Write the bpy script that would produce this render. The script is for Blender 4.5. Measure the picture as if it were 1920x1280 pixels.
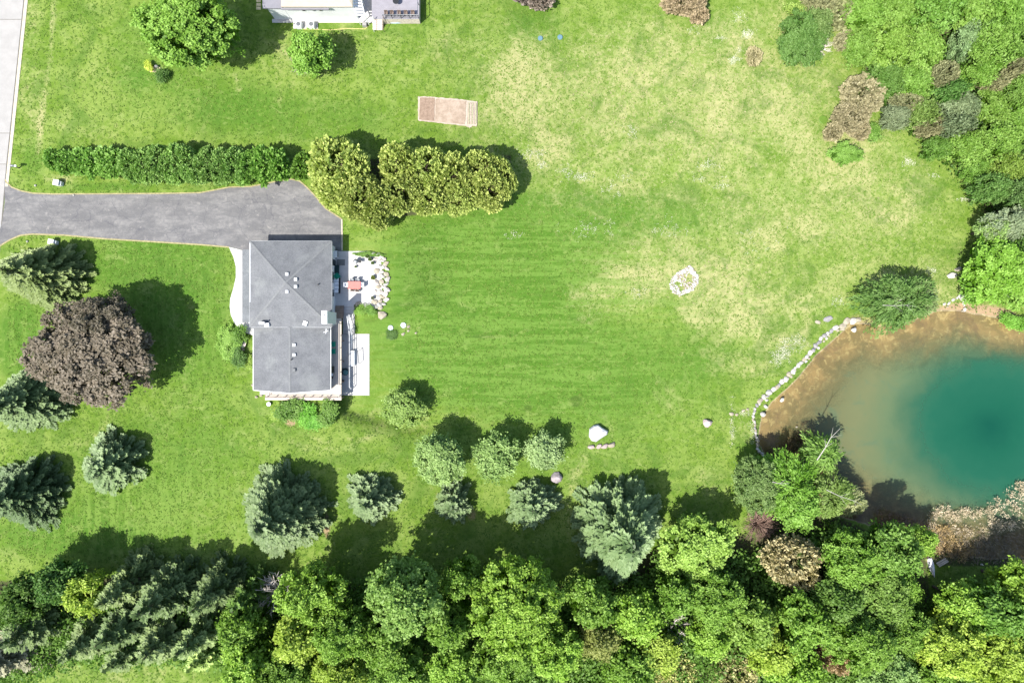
import bpy, bmesh, math, random
import numpy as np
from mathutils import Vector, Matrix

random.seed(7)
RNG = np.random.default_rng(7)
for o in list(bpy.data.objects):
    bpy.data.objects.remove(o)
SC = bpy.context.scene
COL = SC.collection

# ------------------------------------------------------------------ camera, sky, sun, exposure
CAMH = 85.0            # drone height over the driveway
PPM = 15.0             # photo pixels per metre at z = 0
cam_d = bpy.data.cameras.new('camera')
cam_d.sensor_width = 36.0
cam_d.lens = 36.0 * CAMH / (1920.0 / PPM)
cam_d.clip_start = 0.5
cam_d.clip_end = 3000.0
cam = bpy.data.objects.new('camera', cam_d)
cam.location = (0, 0, CAMH)
COL.objects.link(cam)
SC.camera = cam

SUNV = Vector((-0.48, -0.427, 1.0)).normalized()      # towards the sun
SUN_EL = math.asin(SUNV.z)
SUN_AZ = math.atan2(SUNV.x, SUNV.y)
world = bpy.data.worlds.new('World')
SC.world = world
world.use_nodes = True
wn = world.node_tree
wn.nodes.clear()
sky = wn.nodes.new('ShaderNodeTexSky')
sky.sky_type = 'NISHITA'
sky.sun_disc = False
sky.sun_elevation = SUN_EL
sky.sun_rotation = SUN_AZ
sky.air_density = 1.0
sky.dust_density = 1.6
bg = wn.nodes.new('ShaderNodeBackground')
bg.inputs['Strength'].default_value = 0.13
wo = wn.nodes.new('ShaderNodeOutputWorld')
wn.links.new(sky.outputs[0], bg.inputs[0])
wn.links.new(bg.outputs[0], wo.inputs[0])

sun_d = bpy.data.lights.new('sun', 'SUN')
sun_d.energy = 4.6
sun_d.angle = math.radians(0.55)
sun_d.color = (1.0, 0.965, 0.90)
sun = bpy.data.objects.new('sun', sun_d)
sun.rotation_euler = (-SUNV).to_track_quat('-Z', 'Y').to_euler()
sun.location = (-40, -35, 90)
COL.objects.link(sun)

SC.view_settings.view_transform = 'Standard'
SC.view_settings.look = 'None'
SC.view_settings.exposure = 1.15
SC.view_settings.gamma = 1.0
SC.view_settings.use_curve_mapping = False
SC.cycles.max_bounces = 6
SC.cycles.transparent_max_bounces = 12

# ------------------------------------------------------------------ ground height and pixel -> place helpers
def sst(a, b, x):
    t = np.clip((np.asarray(x, float) - a) / (b - a), 0, 1)
    return t * t * (3 - 2 * t)

LOW = -1.6
# pond waterline, in metres (clockwise from the willow)
POND_PX = [(1600, 606), (1566, 636), (1530, 668), (1500, 706), (1478, 728), (1447, 756), (1428, 785), (1423, 830), (1436, 852),
           (1470, 905), (1560, 962), (1640, 985), (1700, 1003), (1745, 1028), (1850, 1046), (2000, 1040), (2100, 950),
           (2135, 800), (2080, 680), (1990, 625), (1925, 622), (1895, 606), (1868, 596), (1830, 590), (1795, 583), (1760, 583),
           (1700, 606), (1650, 612)]
def _low(px, py, z=LOW):
    k = (CAMH - z) / CAMH / PPM
    return ((px - 960) * k, (640 - py) * k)
POND = np.array([_low(a, b, LOW - 0.3) for a, b in POND_PX])

def poly_sd(P, X, Y):
    """signed distance to polygon P (negative inside), vectorised"""
    X = np.asarray(X, float); Y = np.asarray(Y, float)
    d = np.full(X.shape, 1e9); ins = np.zeros(X.shape, bool)
    n = len(P)
    for i in range(n):
        ax, ay = P[i]; bx, by = P[(i + 1) % n]
        ex, ey = bx - ax, by - ay
        wx, wy = X - ax, Y - ay
        t = np.clip((wx * ex + wy * ey) / (ex * ex + ey * ey + 1e-12), 0, 1)
        d = np.minimum(d, np.hypot(wx - ex * t, wy - ey * t))
        c = ((ay > Y) != (by > Y)) & (X < (bx - ax) * (Y - ay) / ((by - ay) if by != ay else 1e-9) + ax)
        ins ^= c
    return np.where(ins, -d, d)

def base_z(x, y):
    """lawn height: level with the drive in the west, 1.2 m lower in the east"""
    x = np.asarray(x, float); y = np.asarray(y, float)
    e = -15.2 - 8.0 * sst(4.4, 1.2, y)
    w = 8.0 - 7.1 * sst(4.4, 1.2, y) + 22.0 * sst(10.0, 26.0, y) + 24.0 * sst(-7.8, -14.0, y)
    z = LOW * sst(0, 1, (x - e) / w)
    m = sst(-22.3, -21.7, x) * sst(-18.9, -19.5, x) * sst(4.5, 4.1, y) * sst(-1, 0.5, y)      # cut for the garden stairs
    return z * (1 - m) + np.minimum(z, -0.30 + (LOW + 0.1) * np.clip((4.5 - y) / 4.2, 0, 1)) * m

def ground_z(x, y, fast=False):
    z = base_z(x, y)
    sd = poly_sd(POND, x, y)
    bed = LOW - 0.3 - np.clip(-sd * 0.16, 0, 2.6)
    t = sst(1.1, 0.0, sd)
    z = z * (1 - t) + (LOW - 0.3) * t
    return np.where(sd < 0, bed, z)

def G(px, py):
    """ground point seen at a photo pixel"""
    z = 0.0
    for _ in range(6):
        k = (CAMH - z) / CAMH / PPM
        x, y = (px - 960) * k, (640 - py) * k
        z = float(base_z(x, y))
    return x, y, z

def P(px, py, z):
    k = (CAMH - z) / CAMH / PPM
    return ((px - 960) * k, (640 - py) * k, z)

# ------------------------------------------------------------------ material helpers
def new_mat(name):
    m = bpy.data.materials.new(name)
    m.use_nodes = True
    nt = m.node_tree
    for n in list(nt.nodes):
        nt.nodes.remove(n)
    out = nt.nodes.new('ShaderNodeOutputMaterial')
    return m, nt, out

def N(nt, typ, **kw):
    n = nt.nodes.new(typ)
    for k, v in kw.items():
        if k in ('operation', 'blend_type', 'data_type', 'attribute_name', 'wave_type', 'bands_direction', 'feature', 'noise_dimensions', 'clamp', 'use_clamp', 'distance'):
            setattr(n, k, v)
    return n

def setin(nt, sock, v):
    if isinstance(v, bpy.types.NodeSocket):
        nt.links.new(v, sock)
    elif isinstance(v, (tuple, list)) and len(v) == 3 and sock.type == 'RGBA':
        sock.default_value = (*v, 1)
    else:
        sock.default_value = v

def math_n(nt, op, a, b=0.0, clamp=False):
    n = nt.nodes.new('ShaderNodeMath'); n.operation = op; n.use_clamp = clamp
    setin(nt, n.inputs[0], a); setin(nt, n.inputs[1], b)
    return n.outputs[0]

def noise(nt, co, scale, detail=4, rough=0.55, dist=0.0, out=0):
    n = nt.nodes.new('ShaderNodeTexNoise')
    nt.links.new(co, n.inputs['Vector'])
    n.inputs['Scale'].default_value = scale
    n.inputs['Detail'].default_value = detail
    n.inputs['Roughness'].default_value = rough
    n.inputs['Distortion'].default_value = dist
    return n.outputs[out]

def mix(nt, fac, a, b, mode='MIX'):
    n = nt.nodes.new('ShaderNodeMix'); n.data_type = 'RGBA'; n.blend_type = mode
    setin(nt, n.inputs[0], fac); setin(nt, n.inputs[6], a); setin(nt, n.inputs[7], b)
    return n.outputs[2]

def ramp01(nt, v, lo, hi, a=0.0, b=1.0):
    n = nt.nodes.new('ShaderNodeMapRange'); n.interpolation_type = 'SMOOTHSTEP'
    setin(nt, n.inputs[0], v)
    n.inputs[1].default_value = lo; n.inputs[2].default_value = hi
    n.inputs[3].default_value = a; n.inputs[4].default_value = b
    return n.outputs[0]

def pbsdf(nt, out, col, rough=0.8, spec=0.3, bump=None, bstr=0.3, bdist=0.05, metal=0.0):
    p = nt.nodes.new('ShaderNodeBsdfPrincipled')
    setin(nt, p.inputs['Base Color'], col)
    setin(nt, p.inputs['Roughness'], rough)
    p.inputs['Specular IOR Level'].default_value = spec
    p.inputs['Metallic'].default_value = metal
    if bump is not None:
        b = nt.nodes.new('ShaderNodeBump')
        b.inputs['Strength'].default_value = bstr
        b.inputs['Distance'].default_value = bdist
        nt.links.new(bump, b.inputs['Height'])
        nt.links.new(b.outputs[0], p.inputs['Normal'])
    if out is not None:
        nt.links.new(p.outputs[0], out.inputs[0])
    return p

def coord(nt):
    g = nt.nodes.new('ShaderNodeNewGeometry')
    return g.outputs['Position']

MATS = {}
def simple(name, col, rough=0.75, var=0.12, scale=4.0, spec=0.3, bstr=0.25, metal=0.0, col2=None, bdist=0.02):
    if name in MATS:
        return MATS[name]
    m, nt, out = new_mat(name)
    co = coord(nt)
    n1 = noise(nt, co, scale, 5, 0.6)
    n2 = noise(nt, co, scale * 6, 3, 0.6)
    c2 = col2 if col2 else tuple(c * (1 - 2 * var) for c in col)
    f = ramp01(nt, n1, 0.3, 0.7)
    c = mix(nt, f, tuple(min(1, x * (1 + var)) for x in col), c2)
    c = mix(nt, math_n(nt, 'MULTIPLY', n2, 0.35), c, tuple(x * 0.8 for x in col))
    pbsdf(nt, out, c, rough, spec, n2, bstr, bdist, metal)
    MATS[name] = m
    return m

def foliage_mat(name, trans=0.35, gloss=0.10):
    m, nt, out = new_mat(name)
    oi = nt.nodes.new('ShaderNodeObjectInfo')
    at = nt.nodes.new('ShaderNodeAttribute'); at.attribute_name = 'tone'
    tone = at.outputs['Fac']
    hs = nt.nodes.new('ShaderNodeHueSaturation')
    nt.links.new(oi.outputs['Color'], hs.inputs['Color'])
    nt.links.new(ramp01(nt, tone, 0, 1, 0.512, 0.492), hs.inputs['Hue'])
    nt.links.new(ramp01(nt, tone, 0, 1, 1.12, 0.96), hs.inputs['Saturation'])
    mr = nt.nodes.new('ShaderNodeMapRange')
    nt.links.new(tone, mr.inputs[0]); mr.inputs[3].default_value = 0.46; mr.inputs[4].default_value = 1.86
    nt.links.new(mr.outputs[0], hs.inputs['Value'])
    c = hs.outputs[0]
    d = nt.nodes.new('ShaderNodeBsdfDiffuse'); nt.links.new(c, d.inputs[0])
    t = nt.nodes.new('ShaderNodeBsdfTranslucent')
    tc = mix(nt, 1.0, c, (1.0, 1.15, 0.6), 'MULTIPLY')
    nt.links.new(tc, t.inputs[0])
    ms = nt.nodes.new('ShaderNodeMixShader'); ms.inputs[0].default_value = trans
    nt.links.new(d.outputs[0], ms.inputs[1]); nt.links.new(t.outputs[0], ms.inputs[2])
    g = nt.nodes.new('ShaderNodeBsdfGlossy'); g.inputs['Roughness'].default_value = 0.5
    g.inputs[0].default_value = (0.5, 0.5, 0.5, 1)
    ms2 = nt.nodes.new('ShaderNodeMixShader'); ms2.inputs[0].default_value = gloss
    nt.links.new(ms.outputs[0], ms2.inputs[1]); nt.links.new(g.outputs[0], ms2.inputs[2])
    nt.links.new(ms2.outputs[0], out.inputs[0])
    return m
LEAF = foliage_mat('leaf', 0.38, 0.02)
NEEDLE = foliage_mat('needle', 0.15, 0.03)
DRYLEAF = foliage_mat('dry_leaf', 0.2, 0.01)
BARK = simple('bark', (0.10, 0.075, 0.055), 0.9, 0.25, 3)
PALEBARK = simple('pale_bark', (0.33, 0.31, 0.27), 0.85, 0.15, 3)

# ------------------------------------------------------------------ mesh helpers
class MB:
    def __init__(self):
        self.v = []; self.f = []; self.t = []
    def quad(self, a, b, c, d):
        i = len(self.v); self.v += [a, b, c, d]; self.f.append((i, i + 1, i + 2, i + 3))
    def box(self, x0, y0, z0, x1, y1, z1, taper=0.0):
        i = len(self.v); t = taper
        self.v += [(x0, y0, z0), (x1, y0, z0), (x1, y1, z0), (x0, y1, z0),
                   (x0 + t, y0 + t, z1), (x1 - t, y0 + t, z1), (x1 - t, y1 - t, z1), (x0 + t, y1 - t, z1)]
        for q in ((0, 3, 2, 1), (4, 5, 6, 7), (0, 1, 5, 4), (1, 2, 6, 5), (2, 3, 7, 6), (3, 0, 4, 7)):
            self.f.append(tuple(i + k for k in q))
        return self
    def obox(self, c, sx, sy, z0, z1, ang=0.0):
        i = len(self.v); ca, sa = math.cos(ang), math.sin(ang)
        for z in (z0, z1):
            for dx, dy in ((-sx, -sy), (sx, -sy), (sx, sy), (-sx, sy)):
                dx *= .5; dy *= .5
                self.v.append((c[0] + dx * ca - dy * sa, c[1] + dx * sa + dy * ca, z))
        for q in ((0, 3, 2, 1), (4, 5, 6, 7), (0, 1, 5, 4), (1, 2, 6, 5), (2, 3, 7, 6), (3, 0, 4, 7)):
            self.f.append(tuple(i + k for k in q))
        return self
    def prism(self, poly, z0, z1):
        n = len(poly); i = len(self.v)
        for p in poly: self.v.append((p[0], p[1], z0))
        for p in poly: self.v.append((p[0], p[1], z1))
        self.f.append(tuple(i + n + k for k in range(n)))
        for k in range(n):
            a, b = i + k, i + (k + 1) % n
            self.f.append((a, b, b + n, a + n))
        return self
    def tube(self, pts, rad, n=6, cap=True):
        pts = [Vector(p) for p in pts]; i0 = len(self.v)
        if not isinstance(rad, (list, tuple)): rad = [rad] * len(pts)
        for k, p in enumerate(pts):
            d = (pts[min(k + 1, len(pts) - 1)] - pts[max(k - 1, 0)])
            d = d.normalized() if d.length > 1e-9 else Vector((0, 0, 1))
            u = d.orthogonal().normalized(); w = d.cross(u)
            for a in range(n):
                an = 2 * math.pi * a / n
                q = p + (u * math.cos(an) + w * math.sin(an)) * rad[k]
                self.v.append(tuple(q))
        for k in range(len(pts) - 1):
            for a in range(n):
                b = (a + 1) % n
                self.f.append((i0 + k * n + a, i0 + k * n + b, i0 + (k + 1) * n + b, i0 + (k + 1) * n + a))
        if cap:
            self.f.append(tuple(i0 + (len(pts) - 1) * n + a for a in range(n)))
            self.f.append(tuple(i0 + n - 1 - a for a in range(n)))
        return self
    def cyl(self, c, r, z0, z1, n=14, r1=None):
        return self.tube([(c[0], c[1], z0), (c[0], c[1], z1)], [r, r if r1 is None else r1], n)
    def mesh(self, name, off=(0, 0, 0)):
        me = bpy.data.meshes.new(name)
        v = [(a - off[0], b - off[1], c - off[2]) for a, b, c in self.v]
        me.from_pydata(v, [], self.f)
        bm = bmesh.new(); bm.from_mesh(me)
        bmesh.ops.recalc_face_normals(bm, faces=bm.faces)
        bm.to_mesh(me); bm.free()
        return me
    def build(self, name, mat, parent=None, bevel=0.0):
        off = parent.get('_o', (0, 0, 0)) if parent else (0, 0, 0)
        if parent and parent.type == 'EMPTY': off = WORLD_LOC[parent.name]
        elif parent: off = WORLD_LOC.get(parent.name, (0, 0, 0))
        me = self.mesh(name, off)
        o = bpy.data.objects.new(name, me); COL.objects.link(o)
        me.materials.append(mat)
        if parent:
            o.parent = parent
            WORLD_LOC[o.name] = off
        else:
            WORLD_LOC[o.name] = (0, 0, 0)
        if bevel > 0:
            b = o.modifiers.new('bevel', 'BEVEL'); b.width = bevel; b.segments = 1; b.limit_method = 'ANGLE'
        return o
WORLD_LOC = {}

def tag(o, label=None, cat=None, group=None, kind=None):
    if label: o['label'] = label
    if cat: o['category'] = cat
    if group: o['group'] = group
    if kind: o['kind'] = kind
    return o

def thing(name, label, cat, loc, group=None):
    o = bpy.data.objects.new(name, None); COL.objects.link(o)
    o.empty_display_size = 0.3
    o.location = loc; WORLD_LOC[o.name] = tuple(loc)
    return tag(o, label, cat, group)

def link_copy(src_mesh, name, parent, loc=(0, 0, 0), rot=(0, 0, 0), scale=(1, 1, 1), color=None):
    o = bpy.data.objects.new(name, src_mesh); COL.objects.link(o)
    o.parent = parent; o.location = loc; o.rotation_euler = rot; o.scale = scale
    if color: o.color = (*color, 1)
    return o

def quads_mesh(name, V, tone, mat):
    """V: (n,4,3) array of quads, tone: (n,)"""
    n = len(V)
    me = bpy.data.meshes.new(name)
    me.vertices.add(n * 4); me.loops.add(n * 4); me.polygons.add(n)
    me.vertices.foreach_set('co', V.reshape(-1).astype(np.float32))
    me.loops.foreach_set('vertex_index', np.arange(n * 4, dtype=np.int32))
    me.polygons.foreach_set('loop_start', np.arange(0, n * 4, 4, dtype=np.int32))
    try:
        me.polygons.foreach_set('loop_total', np.full(n, 4, dtype=np.int32))
    except Exception:
        pass
    a = me.attributes.new('tone', 'FLOAT', 'FACE')
    a.data.foreach_set('value', np.clip(tone, 0, 1).astype(np.float32))
    me.update(calc_edges=True)
    me.materials.append(mat)
    return me

# ------------------------------------------------------------------ foliage generators
def unit(a):
    return a / (np.linalg.norm(a, axis=-1, keepdims=True) + 1e-9)

def leaf_quads(C, Nn, size, aspect=1.5, rng=RNG, along=None):
    """leaf blades at centres C with normals Nn"""
    n = len(C)
    r = unit(rng.normal(size=(n, 3))) if along is None else along
    u = unit(np.cross(Nn, r)) if along is None else unit(along)
    w = unit(np.cross(Nn, u))
    L = size * (0.7 + 0.6 * rng.random(n))
    a = u * (L * 0.5 * aspect)[:, None]; b = w * (L * 0.5)[:, None]
    bend = Nn * (L * 0.12)[:, None]
    return np.stack([C - a - bend, C + b * 0.9, C + a - bend, C - b * 0.9], axis=1)

def decid_crown(rng, R, H, z0, leaf=0.34, dens=1.0, lobes=9, droop=0.0, aspect=1.5, name='crown', mat=None, flat=1.0, open_=0.0):
    """a crown of overlapping leaf masses; z from z0 to H"""
    hc = (H - z0)
    L = []
    L.append((0, 0, z0 + hc * 0.55, R * 0.55, hc * 0.45))
    for i in range(lobes):
        a = 2 * math.pi * (i + rng.random() * 0.8) / lobes
        rr = R * (0.42 + 0.22 * rng.random())
        s = R * (0.30 + 0.16 * rng.random())
        L.append((rr * math.cos(a), rr * math.sin(a), z0 + hc * (0.35 + 0.35 * rng.random()), s, hc * (0.22 + 0.14 * rng.random())))
    for i in range(max(3, lobes // 2)):
        a = rng.random() * 6.28; rr = R * 0.3 * rng.random() + R * 0.08
        L.append((rr * math.cos(a), rr * math.sin(a), z0 + hc * (0.68 + 0.12 * rng.random()), R * (0.24 + 0.12 * rng.random()), hc * 0.22))
    L = np.array(L)
    # clumps on the lobes' skins
    ncl = int(dens * (R * R * 12.5 + 25))
    C = []; O = []
    while len(C) < ncl:
        k = rng.integers(len(L)); d = unit(rng.normal(size=3)); d[2] = abs(d[2]) * 1.0 if rng.random() < 0.75 else d[2]
        l = L[k]; sc = 0.82 + 0.30 * rng.random()
        p = np.array([l[0] + d[0] * l[3] * sc, l[1] + d[1] * l[3] * sc, l[2] + d[2] * l[4] * sc])
        q = ((p[0] - L[:, 0]) ** 2 + (p[1] - L[:, 1]) ** 2) / L[:, 3] ** 2 + (p[2] - L[:, 2]) ** 2 / L[:, 4] ** 2
        q[k] = 9
        if (q < 0.55).any(): continue
        C.append(p); O.append(d)
    C = np.array(C); O = np.array(O)
    cs = 0.30 + 0.34 * rng.random(ncl)
    per = 44
    ct = rng.random(ncl)
    idx = np.repeat(np.arange(ncl), per)
    off = rng.normal(size=(len(idx), 3)) * cs[idx][:, None] * np.array([0.50, 0.50, 0.30])
    pts = C[idx] + off
    pts[:, 2] -= droop * np.hypot(off[:, 0], off[:, 1])
    nn = unit(O[idx] * 0.45 + np.array([0, 0, 0.75]) + rng.normal(size=(len(idx), 3)) * 0.55)
    Q = leaf_quads(pts, nn, leaf, aspect, rng)
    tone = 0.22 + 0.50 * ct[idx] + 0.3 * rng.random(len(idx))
    # inner leaves so the crown is not hollow, toned dark to paint gap shade
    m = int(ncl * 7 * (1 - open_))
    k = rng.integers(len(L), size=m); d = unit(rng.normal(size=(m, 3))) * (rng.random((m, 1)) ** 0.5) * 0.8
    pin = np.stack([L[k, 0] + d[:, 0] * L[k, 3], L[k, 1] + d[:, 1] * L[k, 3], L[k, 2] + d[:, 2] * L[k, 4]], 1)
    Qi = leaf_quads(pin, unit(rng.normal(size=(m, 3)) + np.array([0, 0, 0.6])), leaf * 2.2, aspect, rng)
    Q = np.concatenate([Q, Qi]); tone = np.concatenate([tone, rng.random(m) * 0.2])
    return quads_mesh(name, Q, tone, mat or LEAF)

def spruce_crown(rng, R, H, z0, name='crown', dens=1.0, tw=0.52, mat=None, power=0.75, up=0.25, roundt=0.0):
    """whorled branches with feathered sprays"""
    nb = int(dens * (R * H * 4.8))
    Qs = []; Ts = []
    # height fraction weighted to the wide skirt
    t = 1 - np.sqrt(1 - rng.random(nb) * 0.995)
    ang = (np.arange(nb) * 2.39996 + rng.random(nb) * 0.5)
    lump = 1 + 0.10 * np.sin(ang * 3 + rng.random() * 6) + 0.07 * np.sin(ang * 5 + rng.random() * 6)
    Lb = R * ((1 - t) ** power) * lump * (0.80 + 0.26 * rng.random(nb)) + 0.12
    if roundt > 0:
        Lb = Lb * (1 - roundt) + roundt * R * np.sqrt(np.clip(1 - (t * 0.98) ** 2, 0, 1)) * (0.82 + 0.2 * rng.random(nb))
    zt = z0 + t * (H - z0)
    for i in range(nb):
        L = Lb[i]; a = ang[i]
        d = np.array([math.cos(a), math.sin(a), 0.0]); side = np.array([-d[1], d[0], 0.0])
        vis = min(L, 0.9 + 0.28 * R)             # only the outer part carries foliage
        k = max(5, int(vis / 0.155))
        s = L - vis + vis * (np.arange(k) + 0.5) / k
        drop = -0.22 * s + up * (s / max(L, 0.1)) ** 3 * 0.8
        c = d[None] * s[:, None]; c[:, 2] = zt[i] + drop
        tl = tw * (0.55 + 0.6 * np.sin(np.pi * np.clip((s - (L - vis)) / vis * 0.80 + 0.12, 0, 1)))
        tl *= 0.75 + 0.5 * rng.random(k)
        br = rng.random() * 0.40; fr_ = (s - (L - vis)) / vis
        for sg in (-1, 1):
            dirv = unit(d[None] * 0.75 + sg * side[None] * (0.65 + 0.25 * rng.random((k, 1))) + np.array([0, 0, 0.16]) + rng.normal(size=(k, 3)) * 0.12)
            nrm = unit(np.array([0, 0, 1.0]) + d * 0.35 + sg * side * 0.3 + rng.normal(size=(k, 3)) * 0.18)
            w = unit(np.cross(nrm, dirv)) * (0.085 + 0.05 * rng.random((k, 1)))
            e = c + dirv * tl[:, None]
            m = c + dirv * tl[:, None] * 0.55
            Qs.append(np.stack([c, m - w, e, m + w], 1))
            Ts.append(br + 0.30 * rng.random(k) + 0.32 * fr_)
        # the tip
        e = c[-1] + (d + np.array([0, 0, 0.35])) * tw * 0.8
        m = (c[-1] + e) / 2
        Qs.append(np.stack([c[-1], m - side * 0.12, e, m + side * 0.12], 0)[None])
        Ts.append(np.array([0.85]))
    Q = np.concatenate(Qs); T = np.concatenate(Ts)
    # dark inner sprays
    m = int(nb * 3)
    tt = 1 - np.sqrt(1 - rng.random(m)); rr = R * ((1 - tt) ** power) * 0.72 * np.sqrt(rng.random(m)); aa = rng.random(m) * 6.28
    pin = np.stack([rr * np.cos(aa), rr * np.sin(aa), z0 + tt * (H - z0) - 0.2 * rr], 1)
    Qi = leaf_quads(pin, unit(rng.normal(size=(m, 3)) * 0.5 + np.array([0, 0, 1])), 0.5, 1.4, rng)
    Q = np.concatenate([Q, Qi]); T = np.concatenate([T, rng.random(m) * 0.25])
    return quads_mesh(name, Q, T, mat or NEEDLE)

def spray_crown(rng, R, H, z0, name='crown', dens=1.0, blade=0.34, mat=None, lobes=7, upw=0.45, width=0.36, top=0.55, out=0.8):
    """upright fans of scale-leaf sprays on a lumpy body (cedar, juniper, brush)"""
    hc = H - z0
    L = [(0, 0, z0 + hc * 0.5, R * 0.72, hc * 0.5)]
    for i in range(lobes):
        a = 2 * math.pi * (i + rng.random() * 0.7) / lobes; rr = R * (0.38 + 0.2 * rng.random())
        L.append((rr * math.cos(a), rr * math.sin(a), z0 + hc * (0.3 + 0.35 * rng.random()), R * (0.30 + 0.14 * rng.random()), hc * (0.25 + 0.12 * rng.random())))
    L = np.array(L)
    n = int(dens * (R * R * 55 + R * hc * 22 + 40))
    k = rng.integers(len(L), size=n * 2)
    d = unit(rng.normal(size=(n * 2, 3))); d[:, 2] = np.abs(d[:, 2]) * np.where(rng.random(n * 2) < 0.8, 1, -0.4)
    sc = 0.85 + 0.22 * rng.random(n * 2)
    p = np.stack([L[k, 0] + d[:, 0] * L[k, 3] * sc, L[k, 1] + d[:, 1] * L[k, 3] * sc, L[k, 2] + d[:, 2] * L[k, 4] * sc], 1)
    q = np.min([np.where(k == j, 9, ((p[:, 0] - L[j, 0]) ** 2 + (p[:, 1] - L[j, 1]) ** 2) / L[j, 3] ** 2 + (p[:, 2] - L[j, 2]) ** 2 / L[j, 4] ** 2) for j in range(len(L))], axis=0)
    ok = (q > 0.6) & (p[:, 2] > z0 * 0.5)
    p = p[ok][:n]; d = d[ok][:n]; n = len(p)
    per = 7
    idx = np.repeat(np.arange(n), per)
    ct = rng.random(n)
    dv = unit(d[idx] * out + np.array([0, 0, upw]) + rng.normal(size=(n * per, 3)) * 0.45)
    c = p[idx] + rng.normal(size=(n * per, 3)) * 0.10
    ln = blade * (0.6 + 0.8 * rng.random(n * per))[:, None]
    nr = unit(rng.normal(size=(n * per, 3)) * 0.45 + d[idx] * 0.5 + np.array([0, 0, 0.9]))
    w = unit(np.cross(nr, dv)) * ln * width
    e = c + dv * ln; m = c + dv * ln * 0.6
    Q = np.stack([c, m - w, e, m + w], 1)
    T = 0.2 + 0.4 * ct[idx] + 0.4 * rng.random(n * per)
    mi = n * 2
    k = rng.integers(len(L), size=mi); dd = unit(rng.normal(size=(mi, 3))) * rng.random((mi, 1)) ** 0.4 * 0.85
    pin = np.stack([L[k, 0] + dd[:, 0] * L[k, 3], L[k, 1] + dd[:, 1] * L[k, 3], L[k, 2] + dd[:, 2] * L[k, 4]], 1)
    Qi = leaf_quads(pin, unit(rng.normal(size=(mi, 3))), 0.4, 1.3, rng)
    return quads_mesh(name, np.concatenate([Q, Qi]), np.concatenate([T, rng.random(mi) * 0.3]), mat or LEAF)

def willow_crown(rng, R, H, z0, name='crown', dens=1.0, mat=None):
    """radiating limbs with narrow hanging leaves"""
    nb = int(dens * R * R * 9 + 30)
    Qs = []; Ts = []
    for i in range(nb):
        a = rng.random() * 6.283; L = R * (0.35 + 0.65 * rng.random() ** 0.6)
        L *= 1 + 0.12 * math.sin(a * 3 + 1) + 0.1 * math.sin(a * 5)
        h0 = z0 + (H - z0) * (0.45 + 0.5 * rng.random()) * (1 - 0.35 * (L / R) ** 2)
        d = np.array([math.cos(a), math.sin(a), 0]); sd = np.array([-d[1], d[0], 0])
        vis = min(L, 1.7); k = 26
        s = L - vis * rng.random(k)
        c = d[None] * s[:, None] + sd * rng.normal(size=(k, 1)) * 0.22
        c[:, 2] = h0 - 0.5 * (s / R) ** 2 * (H - z0) * 0.35 + rng.normal(size=k) * 0.10
        dv = unit(d[None] * 1.0 + sd * rng.normal(size=(k, 1)) * 0.55 + np.array([0, 0, -0.25]) + rng.normal(size=(k, 3)) * 0.2)
        ln = (0.30 + 0.35 * rng.random(k))[:, None]
        nr = unit(np.array([0, 0, 1]) + rng.normal(size=(k, 3)) * 0.45)
        w = unit(np.cross(nr, dv)) * ln * 0.16
        e = c + dv * ln; m = c + dv * ln * 0.5
        Qs.append(np.stack([c, m - w, e, m + w], 1)); Ts.append(0.15 + 0.5 * rng.random() + 0.3 * rng.random(k))
    Q = np.concatenate(Qs)
    return quads_mesh(name, Q, np.concatenate(Ts), mat or LEAF)

def trunk_mesh(rng, H, r, limbs=6, spread=1.6, name='trunk', mat=None):
    mb = MB()
    b = [(0, 0, -0.3)]; x = y = 0
    for k in range(1, 6):
        x += rng.normal() * 0.05 * H * 0.12; y += rng.normal() * 0.05 * H * 0.12
        b.append((x, y, H * k / 5.0))
    mb.tube(b, [r * (1.25 - 0.2 * k) if k else r * 1.5 for k in range(6)], 7)
    for i in range(limbs):
        a = 2 * math.pi * (i + rng.random()) / limbs; hh = H * (0.35 + 0.5 * rng.random())
        l = spread * (0.6 + 0.5 * rng.random())
        s = (b[2][0] * 0.5, b[2][1] * 0.5, hh)
        mid = (s[0] + math.cos(a) * l * 0.5, s[1] + math.sin(a) * l * 0.5, hh + l * 0.35)
        en = (s[0] + math.cos(a + 0.2) * l, s[1] + math.sin(a + 0.2) * l, hh + l * 0.6)
        mb.tube([s, mid, en], [r * 0.42, r * 0.3, r * 0.1], 5)
    me = mb.mesh(name); me.materials.append(mat or BARK)
    return me

rng = np.random.default_rng(11)
LIB = {}
def lib(kind, cls, R, H, z0, meshes, trunks):
    LIB.setdefault(kind, []).append(dict(R=R, H=H, z0=z0, meshes=meshes, trunks=trunks))
# each class: canonical radius / height, several variants
for R, H, n, leaf in ((1.3, 2.6, 4, 0.14), (2.6, 6.0, 5, 0.19), (4.2, 10.0, 6, 0.22), (6.3, 12.0, 3, 0.25)):
    lib('leafy', 0, R, H, H * 0.16, [decid_crown(rng, R, H, H * 0.16, leaf, 1.0, 5 + int(R * 1.2)) for _ in range(n)],
        [trunk_mesh(rng, H * 0.6, 0.03 * R + 0.05, 6, R * 0.6) for _ in range(2)])
for R, H, n, leaf in ((1.3, 1.6, 3, 0.13), (2.8, 4.0, 5, 0.17), (4.0, 5.5, 3, 0.19)):
    lib('bushy', 0, R, H, 0.1, [decid_crown(rng, R, H, 0.15, leaf, 1.15, 9 + int(R * 2.5), aspect=1.7) for _ in range(n)],
        [trunk_mesh(rng, H * 0.6, 0.03 * R + 0.05, 6, R * 0.6) for _ in range(2)])
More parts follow.
